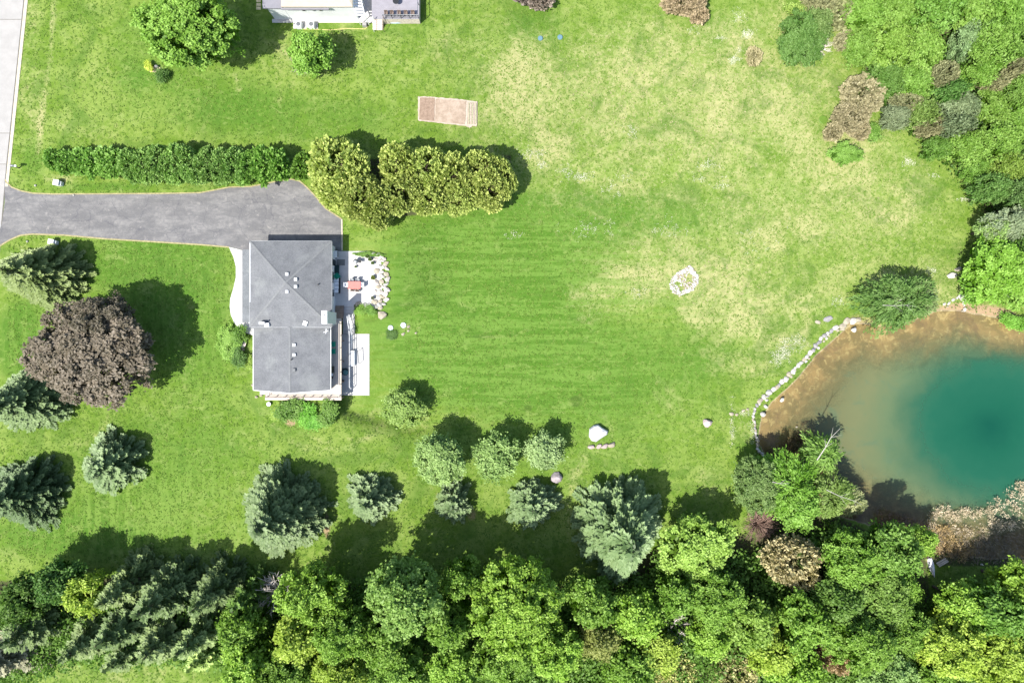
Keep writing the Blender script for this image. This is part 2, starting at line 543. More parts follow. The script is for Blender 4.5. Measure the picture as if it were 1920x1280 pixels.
for R, H, n in ((2.6, 5.0, 3), (3.6, 8.5, 5), (5.6, 12.5, 3)):
    lib('spruce', 0, R, H, 0.35, [spruce_crown(rng, R, H, 0.35, power=0.7 + 0.25 * rng.random(), up=0.1 + 0.35 * rng.random()) for _ in range(n)],
        [trunk_mesh(rng, H * 0.93, 0.04 * R + 0.06, 0) for _ in range(1)])
for R, H, n in ((1.5, 3.4, 4), (3.2, 6.0, 5)):
    lib('cedar', 0, R, H, 0.2, [spray_crown(rng, R, H, 0.2, dens=0.9) for _ in range(n)],
        [trunk_mesh(rng, H * 0.7, 0.06 * R + 0.03, 4, R * 0.4)])
for R, H, n in ((1.4, 1.8, 3), (3.0, 4.0, 4)):
    lib('brush', 0, R, H, 0.1, [spray_crown(rng, R, H, 0.1, dens=0.8, blade=0.32, mat=DRYLEAF, upw=0.3, width=0.36, lobes=9) for _ in range(n)],
        [trunk_mesh(rng, H * 0.6, 0.05, 5, R * 0.5)])
for R, H, n in ((2.6, 5.0, 2), (4.6, 8.0, 3)):
    lib('willow', 0, R, H, H * 0.2, [willow_crown(rng, R, H, H * 0.2) for _ in range(n)],
        [trunk_mesh(rng, H * 0.55, 0.14, 8, R * 0.75, mat=PALEBARK)])
# twiggy leafless
def twig_mesh(rng, R, H, n, mat, r=0.035, name='crown'):
    mb = MB()
    for i in range(n):
        a = rng.random() * 6.28; l = R * (0.5 + 0.5 * rng.random()); hh = H * (0.4 + 0.6 * rng.random()) * (1.1 - 0.5 * l / R)
        x, y = rng.normal() * 0.1, rng.normal() * 0.1
        m = (x + math.cos(a) * l * 0.45, y + math.sin(a) * l * 0.45, hh * 0.7)
        e = (x + math.cos(a + 0.25) * l, y + math.sin(a + 0.25) * l, hh)
        mb.tube([(x, y, 0), m, e], [r * 1.3, r, r * 0.35], 3, cap=False)
        for j in range(3):
            f = 0.3 + 0.6 * rng.random(); s = tuple(m[c] * (1 - f) + e[c] * f for c in range(3))
            b = a + rng.normal() * 0.9; q = l * 0.32
            mb.tube([s, (s[0] + math.cos(b) * q, s[1] + math.sin(b) * q, s[2] + q * 0.25)], [r * 0.6, r * 0.2], 3, cap=False)
    me = mb.mesh(name); me.materials.append(mat); return me
TWB = simple('brown_twig', (0.20, 0.13, 0.10), 0.9, 0.25, 5)
TWG = simple('grey_twig', (0.50, 0.45, 0.41), 0.9, 0.12, 5)
TWIG = {'brown': twig_mesh(rng, 2.0, 2.6, 150, TWB, 0.04), 'grey': twig_mesh(rng, 2.0, 3.0, 60, TWG, 0.045), 'greythin': twig_mesh(rng, 2.0, 3.0, 40, TWG, 0.035)}

TREE_POS = []
CFRAC = {'leafy': 0.58, 'bushy': 0.5, 'spruce': 0.30, 'cedar': 0.5, 'brush': 0.5, 'willow': 0.55}
TNAME = {'leafy': 'leafy_tree', 'bushy': 'leafy_shrub', 'spruce': 'spruce_tree', 'cedar': 'cedar_tree', 'brush': 'brush_shrub', 'willow': 'willow_tree'}
TCOUNT = {}
def plant(kind, px, py, rpx, h, col, label, cat='tree', group=None, ry=None, rot=None, name=None, cf=None):
    """rpx: crown radius as the photo shows it; ry: radius along the picture's height"""
    hc = h * (CFRAC[kind] if cf is None else cf)
    zg = 0.0
    for _ in range(5):
        z = zg + hc; k = (CAMH - z) / CAMH / PPM
        x, y = (px - 960) * k, (640 - py) * k
        zg = float(ground_z(np.array([x]), np.array([y]))[0]); zg = max(zg, LOW - 0.5)
    R = rpx * k; Ry = (ry or rpx) * k
    cl = min(LIB[kind], key=lambda c: abs(math.log(max(R, Ry) / c['R'])))
    i = TCOUNT.get(kind, 0); TCOUNT[kind] = i + 1
    t = thing(name or TNAME[kind], label, cat, (x, y, zg), group)
    rz = (i * 2.1) % 6.28 if rot is None else rot
    if rot is None and ry and abs(ry - rpx) > 0.12 * rpx: rz = 0.35 * math.sin(i * 2.1) + (math.pi if i % 2 else 0)
    sc = (R / cl['R'], Ry / cl['R'], h / cl['H'])
    jj = 1 + 0.16 * (random.random() - 0.5); j = lambda: jj + 0.03 * (random.random() - 0.5)
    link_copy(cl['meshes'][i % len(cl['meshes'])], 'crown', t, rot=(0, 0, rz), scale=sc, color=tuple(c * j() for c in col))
    tr = cl['trunks'][i % len(cl['trunks'])]
    s = min(sc[0], sc[1])
    link_copy(tr, 'trunk', t, rot=(0, 0, rz), scale=(s, s, sc[2]))
    TREE_POS.append((x, y, max(R, Ry), zg, kind))
    return t
def twigs(kind, px, py, rpx, h, label, cat='shrub', name='bare_shrub'):
    hc = h * 0.5; zg = G(px, py)[2]
    x, y, z = P(px, py, zg + hc)
    R = rpx / PPM * (CAMH - zg - hc) / CAMH
    t = thing(name, label, cat, (x, y, zg))
    link_copy(TWIG[kind], 'branches', t, rot=(0, 0, px), scale=(R / 2.0, R / 2.0, h / 3.0))
    return t
# ------------------------------------------------------------------ the lawn sheet
def axis(lo, hi, step, far, n=16):
    mid = np.arange(lo, hi + step * 0.5, step)
    g = np.cumsum(np.geomspace(step * 1.5, far / 4.0, n))
    return np.concatenate([(lo - g)[::-1], mid, hi + g])
AX = axis(-68, 68, 0.4, 900); AY = axis(-47, 47, 0.4, 900)
GX, GY = np.meshgrid(AX, AY)
FX, FY = GX.ravel(), GY.ravel()
FZ = ground_z(FX, FY)
FPX = 960 + FX * PPM * CAMH / (CAMH - FZ); FPY = 640 - FY * PPM * CAMH / (CAMH - FZ)

def blob(lst, X=FPX, Y=FPY):
    """soft ellipses (cx, cy, rx, ry, strength) in the ground plan"""
    a = np.zeros(X.shape)
    for cx, cy, rx, ry, s in lst:
        d = np.sqrt(((X - cx) / rx) ** 2 + ((Y - cy) / ry) ** 2)
        a = a + s * sst(1.25, 0.35, d)
    return a
def inpoly(pts, soft=6.0):
    sd = poly_sd(np.array(pts, float), FPX, FPY)
    return sst(soft, -soft, sd)

dry = blob([(1200, 230, 420, 230, .50), (1330, 150, 330, 170, .35), (1500, 60, 160, 80, .2), (900, 70, 120, 70, .25), (960, 170, 110, 80, .40), (1000, 270, 70, 80, .25),
            (1250, 500, 190, 70, .62), (1140, 560, 110, 45, .45), (1360, 570, 120, 70, .55), (1480, 600, 120, 60, .40), (1500, 480, 230, 120, .42),
            (1700, 440, 150, 120, .38), (1640, 330, 140, 120, .50), (1560, 250, 110, 100, .25), (1430, 400, 140, 80, .35), (1400, 660, 90, 70, .35), (1450, 690, 60, 60, .30),
            (1390, 800, 45, 45, .45), (60, 120, 26, 190, .35), (300, 60, 40, 60, .0), (130, 250, 90, 40, .22), (160, 180, 120, 100, .18), (120, 335, 50, 9, .55),
            (680, 90, 200, 70, .28), (560, 130, 90, 60, .18), (740, 780, 70, 50, .2), (700, 760, 40, 40, .15), (590, 840, 60, 26, .20), (1080, 960, 60, 120, .30), (1000, 920, 30, 80, .15), (620, 1000, 20, 40, .5),
            (1130, 860, 40, 30, .2), (1330, 920, 60, 70, .22), (1290, 750, 90, 60, .15), (230, 1265, 220, 30, .35), (1400, 1262, 150, 30, .6), (770, 615, 30, 26, .35), (1700, 560, 80, 60, .5),
            (790, 330, 30, 30, .1), (480, 90, 60, 60, .1), (1790, 560, 60, 60, .4), (1890, 570, 50, 30, .35), (230, 800, 60, 25, .1)])
lush = blob([(960, 470, 260, 110, .65), (900, 620, 260, 150, .75), (1100, 700, 300, 120, .7), (1330, 660, 70, 60, .3), (300, 520, 160, 90, .55), (360, 640, 130, 120, .55), (250, 480, 200, 60, .35),
             (330, 840, 260, 110, .45), (100, 1010, 160, 50, .4), (40, 640, 60, 90, .9), (350, 180, 200, 70, .45), (560, 220, 240, 60, .5), (250, 90, 60, 90, .35), (1000, 50, 70, 60, .55), (1340, 60, 50, 50, .45),
             (230, 980, 260, 80, .5), (1150, 400, 280, 60, .7), (1480, 400, 140, 70, .25), (60, 300, 30, 50, .5), (760, 30, 60, 60, .3), (1100, 860, 300, 70, .3), (200, 350, 140, 10, .6), (60, 900, 70, 60, .5), (1860, 550, 60, 40, .3),
             (980, 1150, 900, 100, .3), (800, 500, 80, 120, .4), (560, 790, 60, 30, .5)])
pale = blob([(260, 210, 170, 60, .45), (170, 130, 60, 110, .4), (600, 180, 160, 60, .2), (520, 990, 140, 60, .15), (330, 960, 120, 60, .35), (540, 820, 120, 50, .4), (1500, 450, 400, 220, .35), (1300, 880, 120, 100, .25),
             (740, 480, 200, 90, .15), (640, 860, 60, 60, .35), (1200, 620, 160, 80, .2), (330, 1040, 240, 22, .4), (130, 460, 160, 30, .3), (1020, 1010, 300, 60, .25)])
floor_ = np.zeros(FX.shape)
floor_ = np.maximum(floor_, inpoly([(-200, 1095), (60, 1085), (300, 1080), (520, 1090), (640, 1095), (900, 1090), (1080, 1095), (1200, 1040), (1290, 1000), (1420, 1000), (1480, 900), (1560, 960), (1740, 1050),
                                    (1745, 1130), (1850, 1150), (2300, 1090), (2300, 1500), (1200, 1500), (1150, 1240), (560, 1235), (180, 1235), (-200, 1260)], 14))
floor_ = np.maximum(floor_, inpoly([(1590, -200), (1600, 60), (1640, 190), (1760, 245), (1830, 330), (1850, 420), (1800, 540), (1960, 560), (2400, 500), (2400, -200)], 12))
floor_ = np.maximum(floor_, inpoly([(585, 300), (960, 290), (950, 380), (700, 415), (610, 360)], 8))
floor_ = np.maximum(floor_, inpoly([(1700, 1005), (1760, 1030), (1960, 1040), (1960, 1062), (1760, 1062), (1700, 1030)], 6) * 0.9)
sdp = poly_sd(POND, FX, FY)
sand = sst(0.45, -0.1, sdp)
bank = sst(2.6, 0.4, sdp) * blob([(1830, 590, 110, 30, 1.0), (1580, 640, 60, 40, .35), (1690, 545, 70, 40, .6), (1620, 600, 50, 30, .5)])
soil = np.clip(bank + blob([(612, 985, 9, 30, .8), (760, 612, 22, 16, .35), (545, 792, 14, 10, .7), (455, 640, 12, 30, .3), (740, 960, 8, 20, .2), (885, 965, 14, 16, .5), (820, 930, 8, 30, .35),
                           (205, 885, 80, 4, .0), (1800, 585, 20, 16, .9), (1590, 540, 70, 12, .25), (240, 885, 26, 8, .35), (640, 690, 3, 60, .1), (735, 745, 26, 8, .3), (1745, 1045, 14, 16, .8), (1050, 925, 20, 50, .18)]), 0, 1)
# the bed of the pond: weed patches in the shallows
strH = blob([(950, 640, 420, 260, 1.0), (900, 470, 300, 70, .5), (560, 990, 120, 60, .3), (1200, 420, 250, 40, .4)])
strV = blob([(300, 960, 300, 110, 1.0), (330, 620, 180, 160, .55), (70, 640, 80, 90, .8), (800, 980, 300, 60, .4), (1270, 760, 80, 90, .5)])

weed = blob([(905, 632, 34, 9, .6), (870, 645, 20, 8, .5), (925, 665, 30, 10, .45), (990, 765, 12, 12, .6), (1080, 752, 17, 14, .8), (922, 763, 14, 8, .45), (906, 735, 8, 8, .5), (1140, 420, 120, 10, .35), (1240, 380, 60, 6, .35),
             (1300, 640, 16, 12, .3), (560, 180, 50, 16, .25), (330, 240, 60, 14, .25), (180, 228, 10, 8, .4), (985, 50, 40, 26, .3), (1330, 300, 30, 20, .2), (230, 160, 12, 6, .3), (800, 245, 60, 12, .35), (1100, 570, 60, 14, .2), (1150, 655, 50, 12, .2)])
def near_line(pts, wd):
    d = np.full(FX.shape, 1e9)
    for (ax, ay), (bx, by) in zip(pts[:-1], pts[1:]):
        ex, ey = bx - ax, by - ay; t = np.clip(((FPX - ax) * ex + (FPY - ay) * ey) / (ex * ex + ey * ey), 0, 1)
        d = np.minimum(d, np.hypot(FPX - ax - t * ex, FPY - ay - t * ey))
    return sst(wd * 1.6, wd * 0.3, d)
dry = dry + blob([(1210, 520, 90, 30, .5), (1300, 590, 50, 25, .45), (1050, 290, 60, 30, .35), (975, 130, 60, 60, .3), (1330, 200, 90, 50, .3), (1570, 330, 80, 40, .35), (1100, 600, 30, 14, .4), (1400, 590, 40, 30, .4), (1490, 640, 50, 25, .3)])
dry = dry + 0.75 * near_line([(101, -20), (96, 90), (86, 170), (76, 230), (72, 290)], 5) + 0.35 * near_line([(510, 795), (545, 825), (590, 842), (640, 842), (700, 815)], 5) + 0.3 * near_line([(530, 785), (565, 812), (610, 828), (660, 822)], 4)
dry = dry + 0.35 * near_line([(1095, 850), (1075, 900), (1070, 960), (1090, 1010)], 10) + 0.25 * near_line([(1240, 600), (1275, 650), (1290, 720)], 4) + 0.2 * near_line([(52, 0), (34, 200), (20, 335)], 6)
dry = dry + blob([(445, 150, 8, 8, .8), (448, 167, 6, 6, .9), (440, 140, 5, 9, .6), (770, 266, 8, 5, .4), (205, 925, 34, 5, .4), (520, 1058, 70, 6, .3), (60, 1000, 50, 8, .3), (998, 1003, 40, 5, .3)])
me = bpy.data.meshes.new('lawn')
ny, nx = GX.shape
nv = nx * ny
me.vertices.add(nv)
me.vertices.foreach_set('co', np.stack([FX, FY, FZ], 1).reshape(-1).astype(np.float32))
I = (np.arange(ny - 1)[:, None] * nx + np.arange(nx - 1)[None]).ravel()
F = np.stack([I, I + 1, I + 1 + nx, I + nx], 1).astype(np.int32)
me.loops.add(F.size); me.polygons.add(len(F))
me.loops.foreach_set('vertex_index', F.reshape(-1))
me.polygons.foreach_set('loop_start', np.arange(0, F.size, 4, dtype=np.int32))
me.polygons.foreach_set('use_smooth', np.ones(len(F), bool))
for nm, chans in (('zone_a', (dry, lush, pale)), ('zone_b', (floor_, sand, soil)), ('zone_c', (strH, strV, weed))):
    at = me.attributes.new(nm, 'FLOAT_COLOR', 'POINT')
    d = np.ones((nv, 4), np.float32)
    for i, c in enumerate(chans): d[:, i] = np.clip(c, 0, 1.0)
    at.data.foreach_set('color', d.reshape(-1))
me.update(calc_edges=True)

m, nt, out = new_mat('lawn_grass')
co = coord(nt)
def attr(nm):
    a = nt.nodes.new('ShaderNodeAttribute'); a.attribute_name = nm
    s = nt.nodes.new('ShaderNodeSeparateColor'); nt.links.new(a.outputs['Color'], s.inputs[0]); return s.outputs
zA, zB, zC = attr('zone_a'), attr('zone_b'), attr('zone_c')
nM = noise(nt, co, 0.07, 3, 0.5)
n2 = noise(nt, co, 0.35, 5, 0.6, 0.4)
n3 = noise(nt, co, 1.3, 5, 0.65, 0.6)
n4 = noise(nt, co, 4.5, 4, 0.7)
n5 = noise(nt, co, 14.0, 3, 0.6)
LUSH = (0.048, 0.114, 0.011); MID = (0.080, 0.140, 0.014); LIGHT = (0.152, 0.206, 0.044); STRAW = (0.275, 0.262, 0.118); DARKG = (0.030, 0.074, 0.009)
g = mix(nt, ramp01(nt, math_n(nt, 'ADD', n2, math_n(nt, 'MULTIPLY', n3, 0.7)), 0.70, 1.08), MID, LIGHT)
lf = math_n(nt, 'ADD', math_n(nt, 'MULTIPLY', zA[1], 1.0), math_n(nt, 'MULTIPLY', math_n(nt, 'SUBTRACT', n2, 0.5), 0.9))
g = mix(nt, ramp01(nt, lf, 0.05, 0.75, 0, 0.9), g, LUSH)
pf = math_n(nt, 'ADD', zA[2], math_n(nt, 'MULTIPLY', math_n(nt, 'SUBTRACT', n3, 0.5), 1.2))
g = mix(nt, ramp01(nt, pf, 0.05, 0.8, 0, 0.75), g, LIGHT)
mpa = nt.nodes.new('ShaderNodeMapping'); nt.links.new(co, mpa.inputs[0]); mpa.inputs['Scale'].default_value = (0.35, 0.7, 1); mp_a = mpa.outputs[0]
# dark weedy tufts
dk = ramp01(nt, math_n(nt, 'ADD', math_n(nt, 'MULTIPLY', n3, 0.6), math_n(nt, 'MULTIPLY', n4, 0.5)), 0.58, 0.78, 0, 0.42)
g = mix(nt, dk, g, DARKG)
df = math_n(nt, 'ADD', zA[0], math_n(nt, 'ADD', math_n(nt, 'MULTIPLY', math_n(nt, 'SUBTRACT', n3, 0.5), 1.2), math_n(nt, 'MULTIPLY', math_n(nt, 'SUBTRACT', noise(nt, co, 0.22, 6, 0.62, 0.8), 0.5), 2.4)))
g = mix(nt, ramp01(nt, df, 0.18, 1.25, 0, 0.88), g, STRAW)
dfl = math_n(nt, 'MULTIPLY', ramp01(nt, zA[0], 0.05, 0.6), ramp01(nt, noise(nt, co, 3.0, 6, 0.75, 0.5), 0.52, 0.64, 0, 0.6))
g = mix(nt, dfl, g, (0.290, 0.290, 0.145))
dgl = math_n(nt, 'MULTIPLY', ramp01(nt, zA[0], 0.05, 0.6), ramp01(nt, noise(nt, co, 1.7, 6, 0.75, 0.9), 0.50, 0.62, 0, 0.8))
g = mix(nt, dgl, g, (0.085, 0.150, 0.020))
bfl = ramp01(nt, noise(nt, co, 2.3, 6, 0.72, 0.7), 0.52, 0.66, 0, 0.6)
g = mix(nt, bfl, g, (0.150, 0.210, 0.046))
dw = math_n(nt, 'MULTIPLY', zC[2], math_n(nt, 'ADD', 0.3, math_n(nt, 'MULTIPLY', n4, 1.5)))
g = mix(nt, ramp01(nt, dw, 0.25, 0.7, 0, 0.75), g, (0.040, 0.070, 0.012))
g = mix(nt, ramp01(nt, noise(nt, co, 0.16, 6, 0.68, 1.2), 0.50, 0.66, 0, 0.55), g, (0.046, 0.100, 0.013))
g = mix(nt, ramp01(nt, noise(nt, mp_a, 1.0, 7, 0.72, 0.8), 0.54, 0.66, 0, 0.55), g, (0.165, 0.215, 0.060))
dk2 = ramp01(nt, noise(nt, co, 0.9, 7, 0.75, 1.2), 0.52, 0.72, 0, 0.6)
g = mix(nt, dk2, g, (0.042, 0.098, 0.010))
# mower passes
sep = nt.nodes.new('ShaderNodeSeparateXYZ'); nt.links.new(co, sep.inputs[0])
wob = math_n(nt, 'MULTIPLY', noise(nt, co, 0.12, 2, 0.5), 5.0)
sH = math_n(nt, 'SINE', math_n(nt, 'MULTIPLY', math_n(nt, 'ADD', sep.outputs[1], wob), 4.6))
sV = math_n(nt, 'SINE', math_n(nt, 'MULTIPLY', math_n(nt, 'ADD', sep.outputs[0], wob), 4.1))
mp = nt.nodes.new('ShaderNodeMapping'); nt.links.new(co, mp.inputs[0]); mp.inputs['Scale'].default_value = (0.10, 1.6, 1)
nsH = noise(nt, mp.outputs[0], 1.0, 4, 0.6)
mp2 = nt.nodes.new('ShaderNodeMapping'); nt.links.new(co, mp2.inputs[0]); mp2.inputs['Scale'].default_value = (1.7, 0.12, 1)
nsV = noise(nt, mp2.outputs[0], 1.0, 4, 0.6)
fh = math_n(nt, 'MULTIPLY', zC[0], ramp01(nt, math_n(nt, 'ADD', math_n(nt, 'MULTIPLY', sH, 0.045), nsH), 0.44, 0.58, 0, 0.7))
fv = math_n(nt, 'MULTIPLY', zC[1], ramp01(nt, math_n(nt, 'ADD', math_n(nt, 'MULTIPLY', sV, 0.06), nsV), 0.44, 0.58, 0, 0.7))
g = mix(nt, fh, g, (0.096, 0.170, 0.028))
g = mix(nt, fv, g, (0.112, 0.182, 0.032))
# fine blades
val = math_n(nt, 'ADD', 0.54, math_n(nt, 'ADD', math_n(nt, 'MULTIPLY', n4, 0.55), math_n(nt, 'MULTIPLY', n5, 0.42)))
vv = nt.nodes.new('ShaderNodeCombineColor')
for i in range(3): nt.links.new(val, vv.inputs[i])
g = mix(nt, 1.0, g, vv.outputs[0], 'MULTIPLY')
soilc = mix(nt, n3, (0.30, 0.22, 0.13), (0.20, 0.135, 0.08))
g = mix(nt, ramp01(nt, math_n(nt, 'MULTIPLY', zB[2], math_n(nt, 'ADD', 0.35, math_n(nt, 'MULTIPLY', n4, 1.3))), 0.25, 0.7), g, soilc)
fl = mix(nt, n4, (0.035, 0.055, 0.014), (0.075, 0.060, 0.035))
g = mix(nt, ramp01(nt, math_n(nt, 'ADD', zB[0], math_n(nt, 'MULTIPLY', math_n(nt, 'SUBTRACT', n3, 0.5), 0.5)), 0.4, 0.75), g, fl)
# pond bed: ochre silt with algae
bedn = noise(nt, co, 0.5, 6, 0.65, 0.8)
bed = mix(nt, ramp01(nt, bedn, 0.35, 0.65), (0.255, 0.200, 0.112), (0.165, 0.140, 0.080))
bed = mix(nt, ramp01(nt, n3, 0.50, 0.66), bed, (0.33, 0.285, 0.165))
bed = mix(nt, ramp01(nt, noise(nt, co, 0.28, 5, 0.7, 1.0), 0.52, 0.66, 0, 0.7), bed, (0.14, 0.105, 0.075))
bed = mix(nt, ramp01(nt, noise(nt, co, 1.1, 5, 0.7), 0.6, 0.72, 0, 0.6), bed, (0.13, 0.095, 0.07))
g = mix(nt, ramp01(nt, math_n(nt, 'ADD', zB[1], math_n(nt, 'MULTIPLY', math_n(nt, 'SUBTRACT', n4, 0.5), 0.5)), 0.35, 0.65), g, bed)
hgt = math_n(nt, 'ADD', math_n(nt, 'MULTIPLY', n4, 0.6), math_n(nt, 'MULTIPLY', n5, 0.5))
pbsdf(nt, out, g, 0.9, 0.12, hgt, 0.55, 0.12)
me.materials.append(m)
lawn = bpy.data.objects.new('lawn', me); COL.objects.link(lawn)
tag(lawn, 'mown and partly dried lawn falling gently to the pond', kind='structure')

# ------------------------------------------------------------------ water
wz = LOW - 0.30
cx, cy, _ = P(1860, 797, wz)
wxs = np.arange(POND[:, 0].min() - 2, POND[:, 0].max() + 2, 0.5); wys = np.arange(POND[:, 1].min() - 2, POND[:, 1].max() + 2, 0.5)
WXg, WYg = np.meshgrid(wxs, wys); wsd = poly_sd(POND, WXg, WYg)
keep = wsd < 0.9
ids = -np.ones(keep.shape, int); ids[keep] = np.arange(keep.sum())
q00, q10, q11, q01 = ids[:-1, :-1], ids[:-1, 1:], ids[1:, 1:], ids[1:, :-1]
okq = (q00 >= 0) & (q10 >= 0) & (q11 >= 0) & (q01 >= 0)
WF = np.stack([q00[okq], q10[okq], q11[okq], q01[okq]], 1)
WV = np.stack([WXg[keep], WYg[keep], np.full(keep.sum(), wz)], 1)
wme = bpy.data.meshes.new('pond_water'); wme.from_pydata(WV.tolist(), [], WF.tolist())
at_ = wme.attributes.new('shore', 'FLOAT', 'POINT'); at_.data.foreach_set('value', (-wsd[keep]).astype(np.float32))
m, nt, out = new_mat('pond_water')
co = coord(nt)
sep = nt.nodes.new('ShaderNodeSeparateXYZ'); nt.links.new(co, sep.inputs[0])
dx = math_n(nt, 'MULTIPLY', math_n(nt, 'SUBTRACT', sep.outputs[0], cx), 0.98); dy = math_n(nt, 'MULTIPLY', math_n(nt, 'SUBTRACT', sep.outputs[1], cy), 1.08)
dist = math_n(nt, 'SQRT', math_n(nt, 'ADD', math_n(nt, 'POWER', math_n(nt, 'ABSOLUTE', dx), 2), math_n(nt, 'POWER', math_n(nt, 'ABSOLUTE', dy), 2)))
wn_ = noise(nt, co, 0.14, 4, 0.55, 0.3); wn2 = noise(nt, co, 0.5, 6, 0.65, 0.6)
wob_ = math_n(nt, 'ADD', math_n(nt, 'MULTIPLY', math_n(nt, 'SUBTRACT', wn_, 0.5), 5.0), math_n(nt, 'MULTIPLY', math_n(nt, 'SUBTRACT', wn2, 0.5), 2.4))
dist = math_n(nt, 'ADD', dist, wob_)
sh = nt.nodes.new('ShaderNodeAttribute'); sh.attribute_name = 'shore'
shr = math_n(nt, 'ADD', sh.outputs['Fac'], math_n(nt, 'ADD', math_n(nt, 'MULTIPLY', math_n(nt, 'SUBTRACT', wn_, 0.5), 5.0), math_n(nt, 'MULTIPLY', math_n(nt, 'SUBTRACT', wn2, 0.5), 3.5)))
cr = nt.nodes.new('ShaderNodeValToRGB')
nt.links.new(math_n(nt, 'DIVIDE', dist, 22.5, True), cr.inputs[0])
els = cr.color_ramp.elements
els[0].position = 0.0; els[0].color = (0.003, 0.046, 0.028, 1)
els[1].position = 1.0; els[1].color = (0.100, 0.100, 0.045, 1)
for p_, c_ in ((0.16, (0.006, 0.060, 0.034)), (0.30, (0.009, 0.066, 0.038)), (0.40, (0.018, 0.076, 0.043)), (0.50, (0.046, 0.092, 0.048)), (0.60, (0.075, 0.112, 0.055)), (0.75, (0.105, 0.118, 0.055))):
    e = els.new(p_); e.color = (*c_, 1)
al1 = ramp01(nt, shr, 0.8, 7.5, 0.06, 0.88)
al2 = ramp01(nt, dist, 13.0, 7.5, 0, 0.97)
al = math_n(nt, 'MAXIMUM', al1, al2)
wcl = ramp01(nt, noise(nt, co, 0.35, 6, 0.7, 1.0), 0.50, 0.66, 0, 0.45)
tr = nt.nodes.new('ShaderNodeBsdfTransparent'); tr.inputs[0].default_value = (0.90, 0.86, 0.74, 1)
df_ = nt.nodes.new('ShaderNodeBsdfDiffuse'); wcol = mix(nt, math_n(nt, 'MULTIPLY', wcl, ramp01(nt, dist, 9.0, 14.0)), cr.outputs[0], (0.055, 0.105, 0.062)); nt.links.new(wcol, df_.inputs[0])
ms = nt.nodes.new('ShaderNodeMixShader'); nt.links.new(al, ms.inputs[0]); nt.links.new(tr.outputs[0], ms.inputs[1]); nt.links.new(df_.outputs[0], ms.inputs[2])
gl = nt.nodes.new('ShaderNodeBsdfGlossy'); gl.inputs['Roughness'].default_value = 0.06
fr = nt.nodes.new('ShaderNodeFresnel'); fr.inputs[0].default_value = 1.33
bp = nt.nodes.new('ShaderNodeBump'); bp.inputs['Strength'].default_value = 0.3; bp.inputs['Distance'].default_value = 0.05
nt.links.new(noise(nt, co, 2.2, 3, 0.5), bp.inputs['Height']); nt.links.new(bp.outputs[0], gl.inputs['Normal'])
ms2 = nt.nodes.new('ShaderNodeMixShader'); nt.links.new(fr.outputs[0], ms2.inputs[0]); nt.links.new(ms.outputs[0], ms2.inputs[1]); nt.links.new(gl.outputs[0], ms2.inputs[2])
nt.links.new(ms2.outputs[0], out.inputs[0])
wme.materials.append(m)
wo_ = bpy.data.objects.new('pond_water', wme); COL.objects.link(wo_)
tag(wo_, 'green and teal pond water, clear and ochre at its shallow rim', kind='structure')

# ------------------------------------------------------------------ road, driveway, walks
CONC = simple('concrete', (0.43, 0.42, 0.405), 0.85, 0.06, 1.2, 0.25, 0.15)
ROADM = simple('road_concrete', (0.28, 0.27, 0.255), 0.9, 0.05, 0.8, 0.2, 0.2)
CURB = simple('curb_concrete', (0.40, 0.36, 0.28), 0.9, 0.10, 2.5)
EDGE = simple('drive_edging', (0.27, 0.24, 0.12), 0.9, 0.15, 3.0)
DARKJ = simple('joint_dark', (0.12, 0.11, 0.09), 0.9, 0.1, 3.0)
def gp(pts, z=None): return [G(a, b)[:2] for a, b in pts]
def roadx(py): return 46.5 - 0.105 * py if py < 345 else 10.3 - 0.08 * (py - 345)
mbj = MB(); mbj.prism(gp([(-400, -500), (roadx(-500), -500), (roadx(345), 345), (roadx(700), 700), (roadx(1500), 1500), (-400, 1500)]), -0.4, 0.012)
road = tag(mbj.build('road', DARKJ), 'pale concrete road along the left edge', kind='structure')
ys = [-420, -180, 37, 250, 308, 470, 700, 950, 1200, 1500]
for a, b in zip(ys[:-1], ys[1:]):
    mbs = MB(); mbs.prism(gp([(-400, a + 0.5), (roadx(a) - 2, a + 0.5), (roadx(b) - 2, b - 0.5), (-400, b - 0.5)]), -0.2, 0.035)
    mbs.build('slab', ROADM, road)
mbs = MB(); mbs.prism(gp([(roadx(-400) - 0.3, -400), (roadx(-400) + 6, -400), (roadx(330) + 6, 330), (roadx(345) + 5, 350), (roadx(345) - 0.3, 350)]), -0.2, 0.05)
tag(mbs.build('curb', CURB), 'narrow pale curb between the road and the upper lawn', kind='structure')

TOP = [(9, 338), (12, 343), (22, 352), (40, 359), (62, 363.5), (100, 365), (200, 364.5), (300, 364), (375, 362.5), (400, 358), (430, 352), (470, 351), (520, 341), (545, 337), (562, 341), (575, 352), (590, 368), (610, 392), (640, 411)]
BOT = [(640.5, 500), (600, 500), (455, 500), (455, 469), (430, 462.5), (380, 458), (300, 453), (200, 447), (120, 440), (60, 438), (38, 440.5), (20, 448), (8, 455), (-6, 464), (-14, 470)]
drive = TOP + BOT + [(-14, 460), (4, 420), (9, 380)]
def grow(pts, d):
    pts = list(pts); c = []
    n = len(pts); area = sum(pts[i][0] * pts[(i + 1) % n][1] - pts[(i + 1) % n][0] * pts[i][1] for i in range(n))
    s = 1 if area > 0 else -1
    for i in range(n):
        a, b, e = pts[i - 1], pts[i], pts[(i + 1) % n]
        n1 = Vector((b[1] - a[1], -(b[0] - a[0]))).normalized(); n2_ = Vector((e[1] - b[1], -(e[0] - b[0]))).normalized()
        v = (n1 + n2_); v = v.normalized() if v.length > 1e-6 else n1
        c.append((b[0] + s * v.x * d, b[1] + s * v.y * d))
    return c
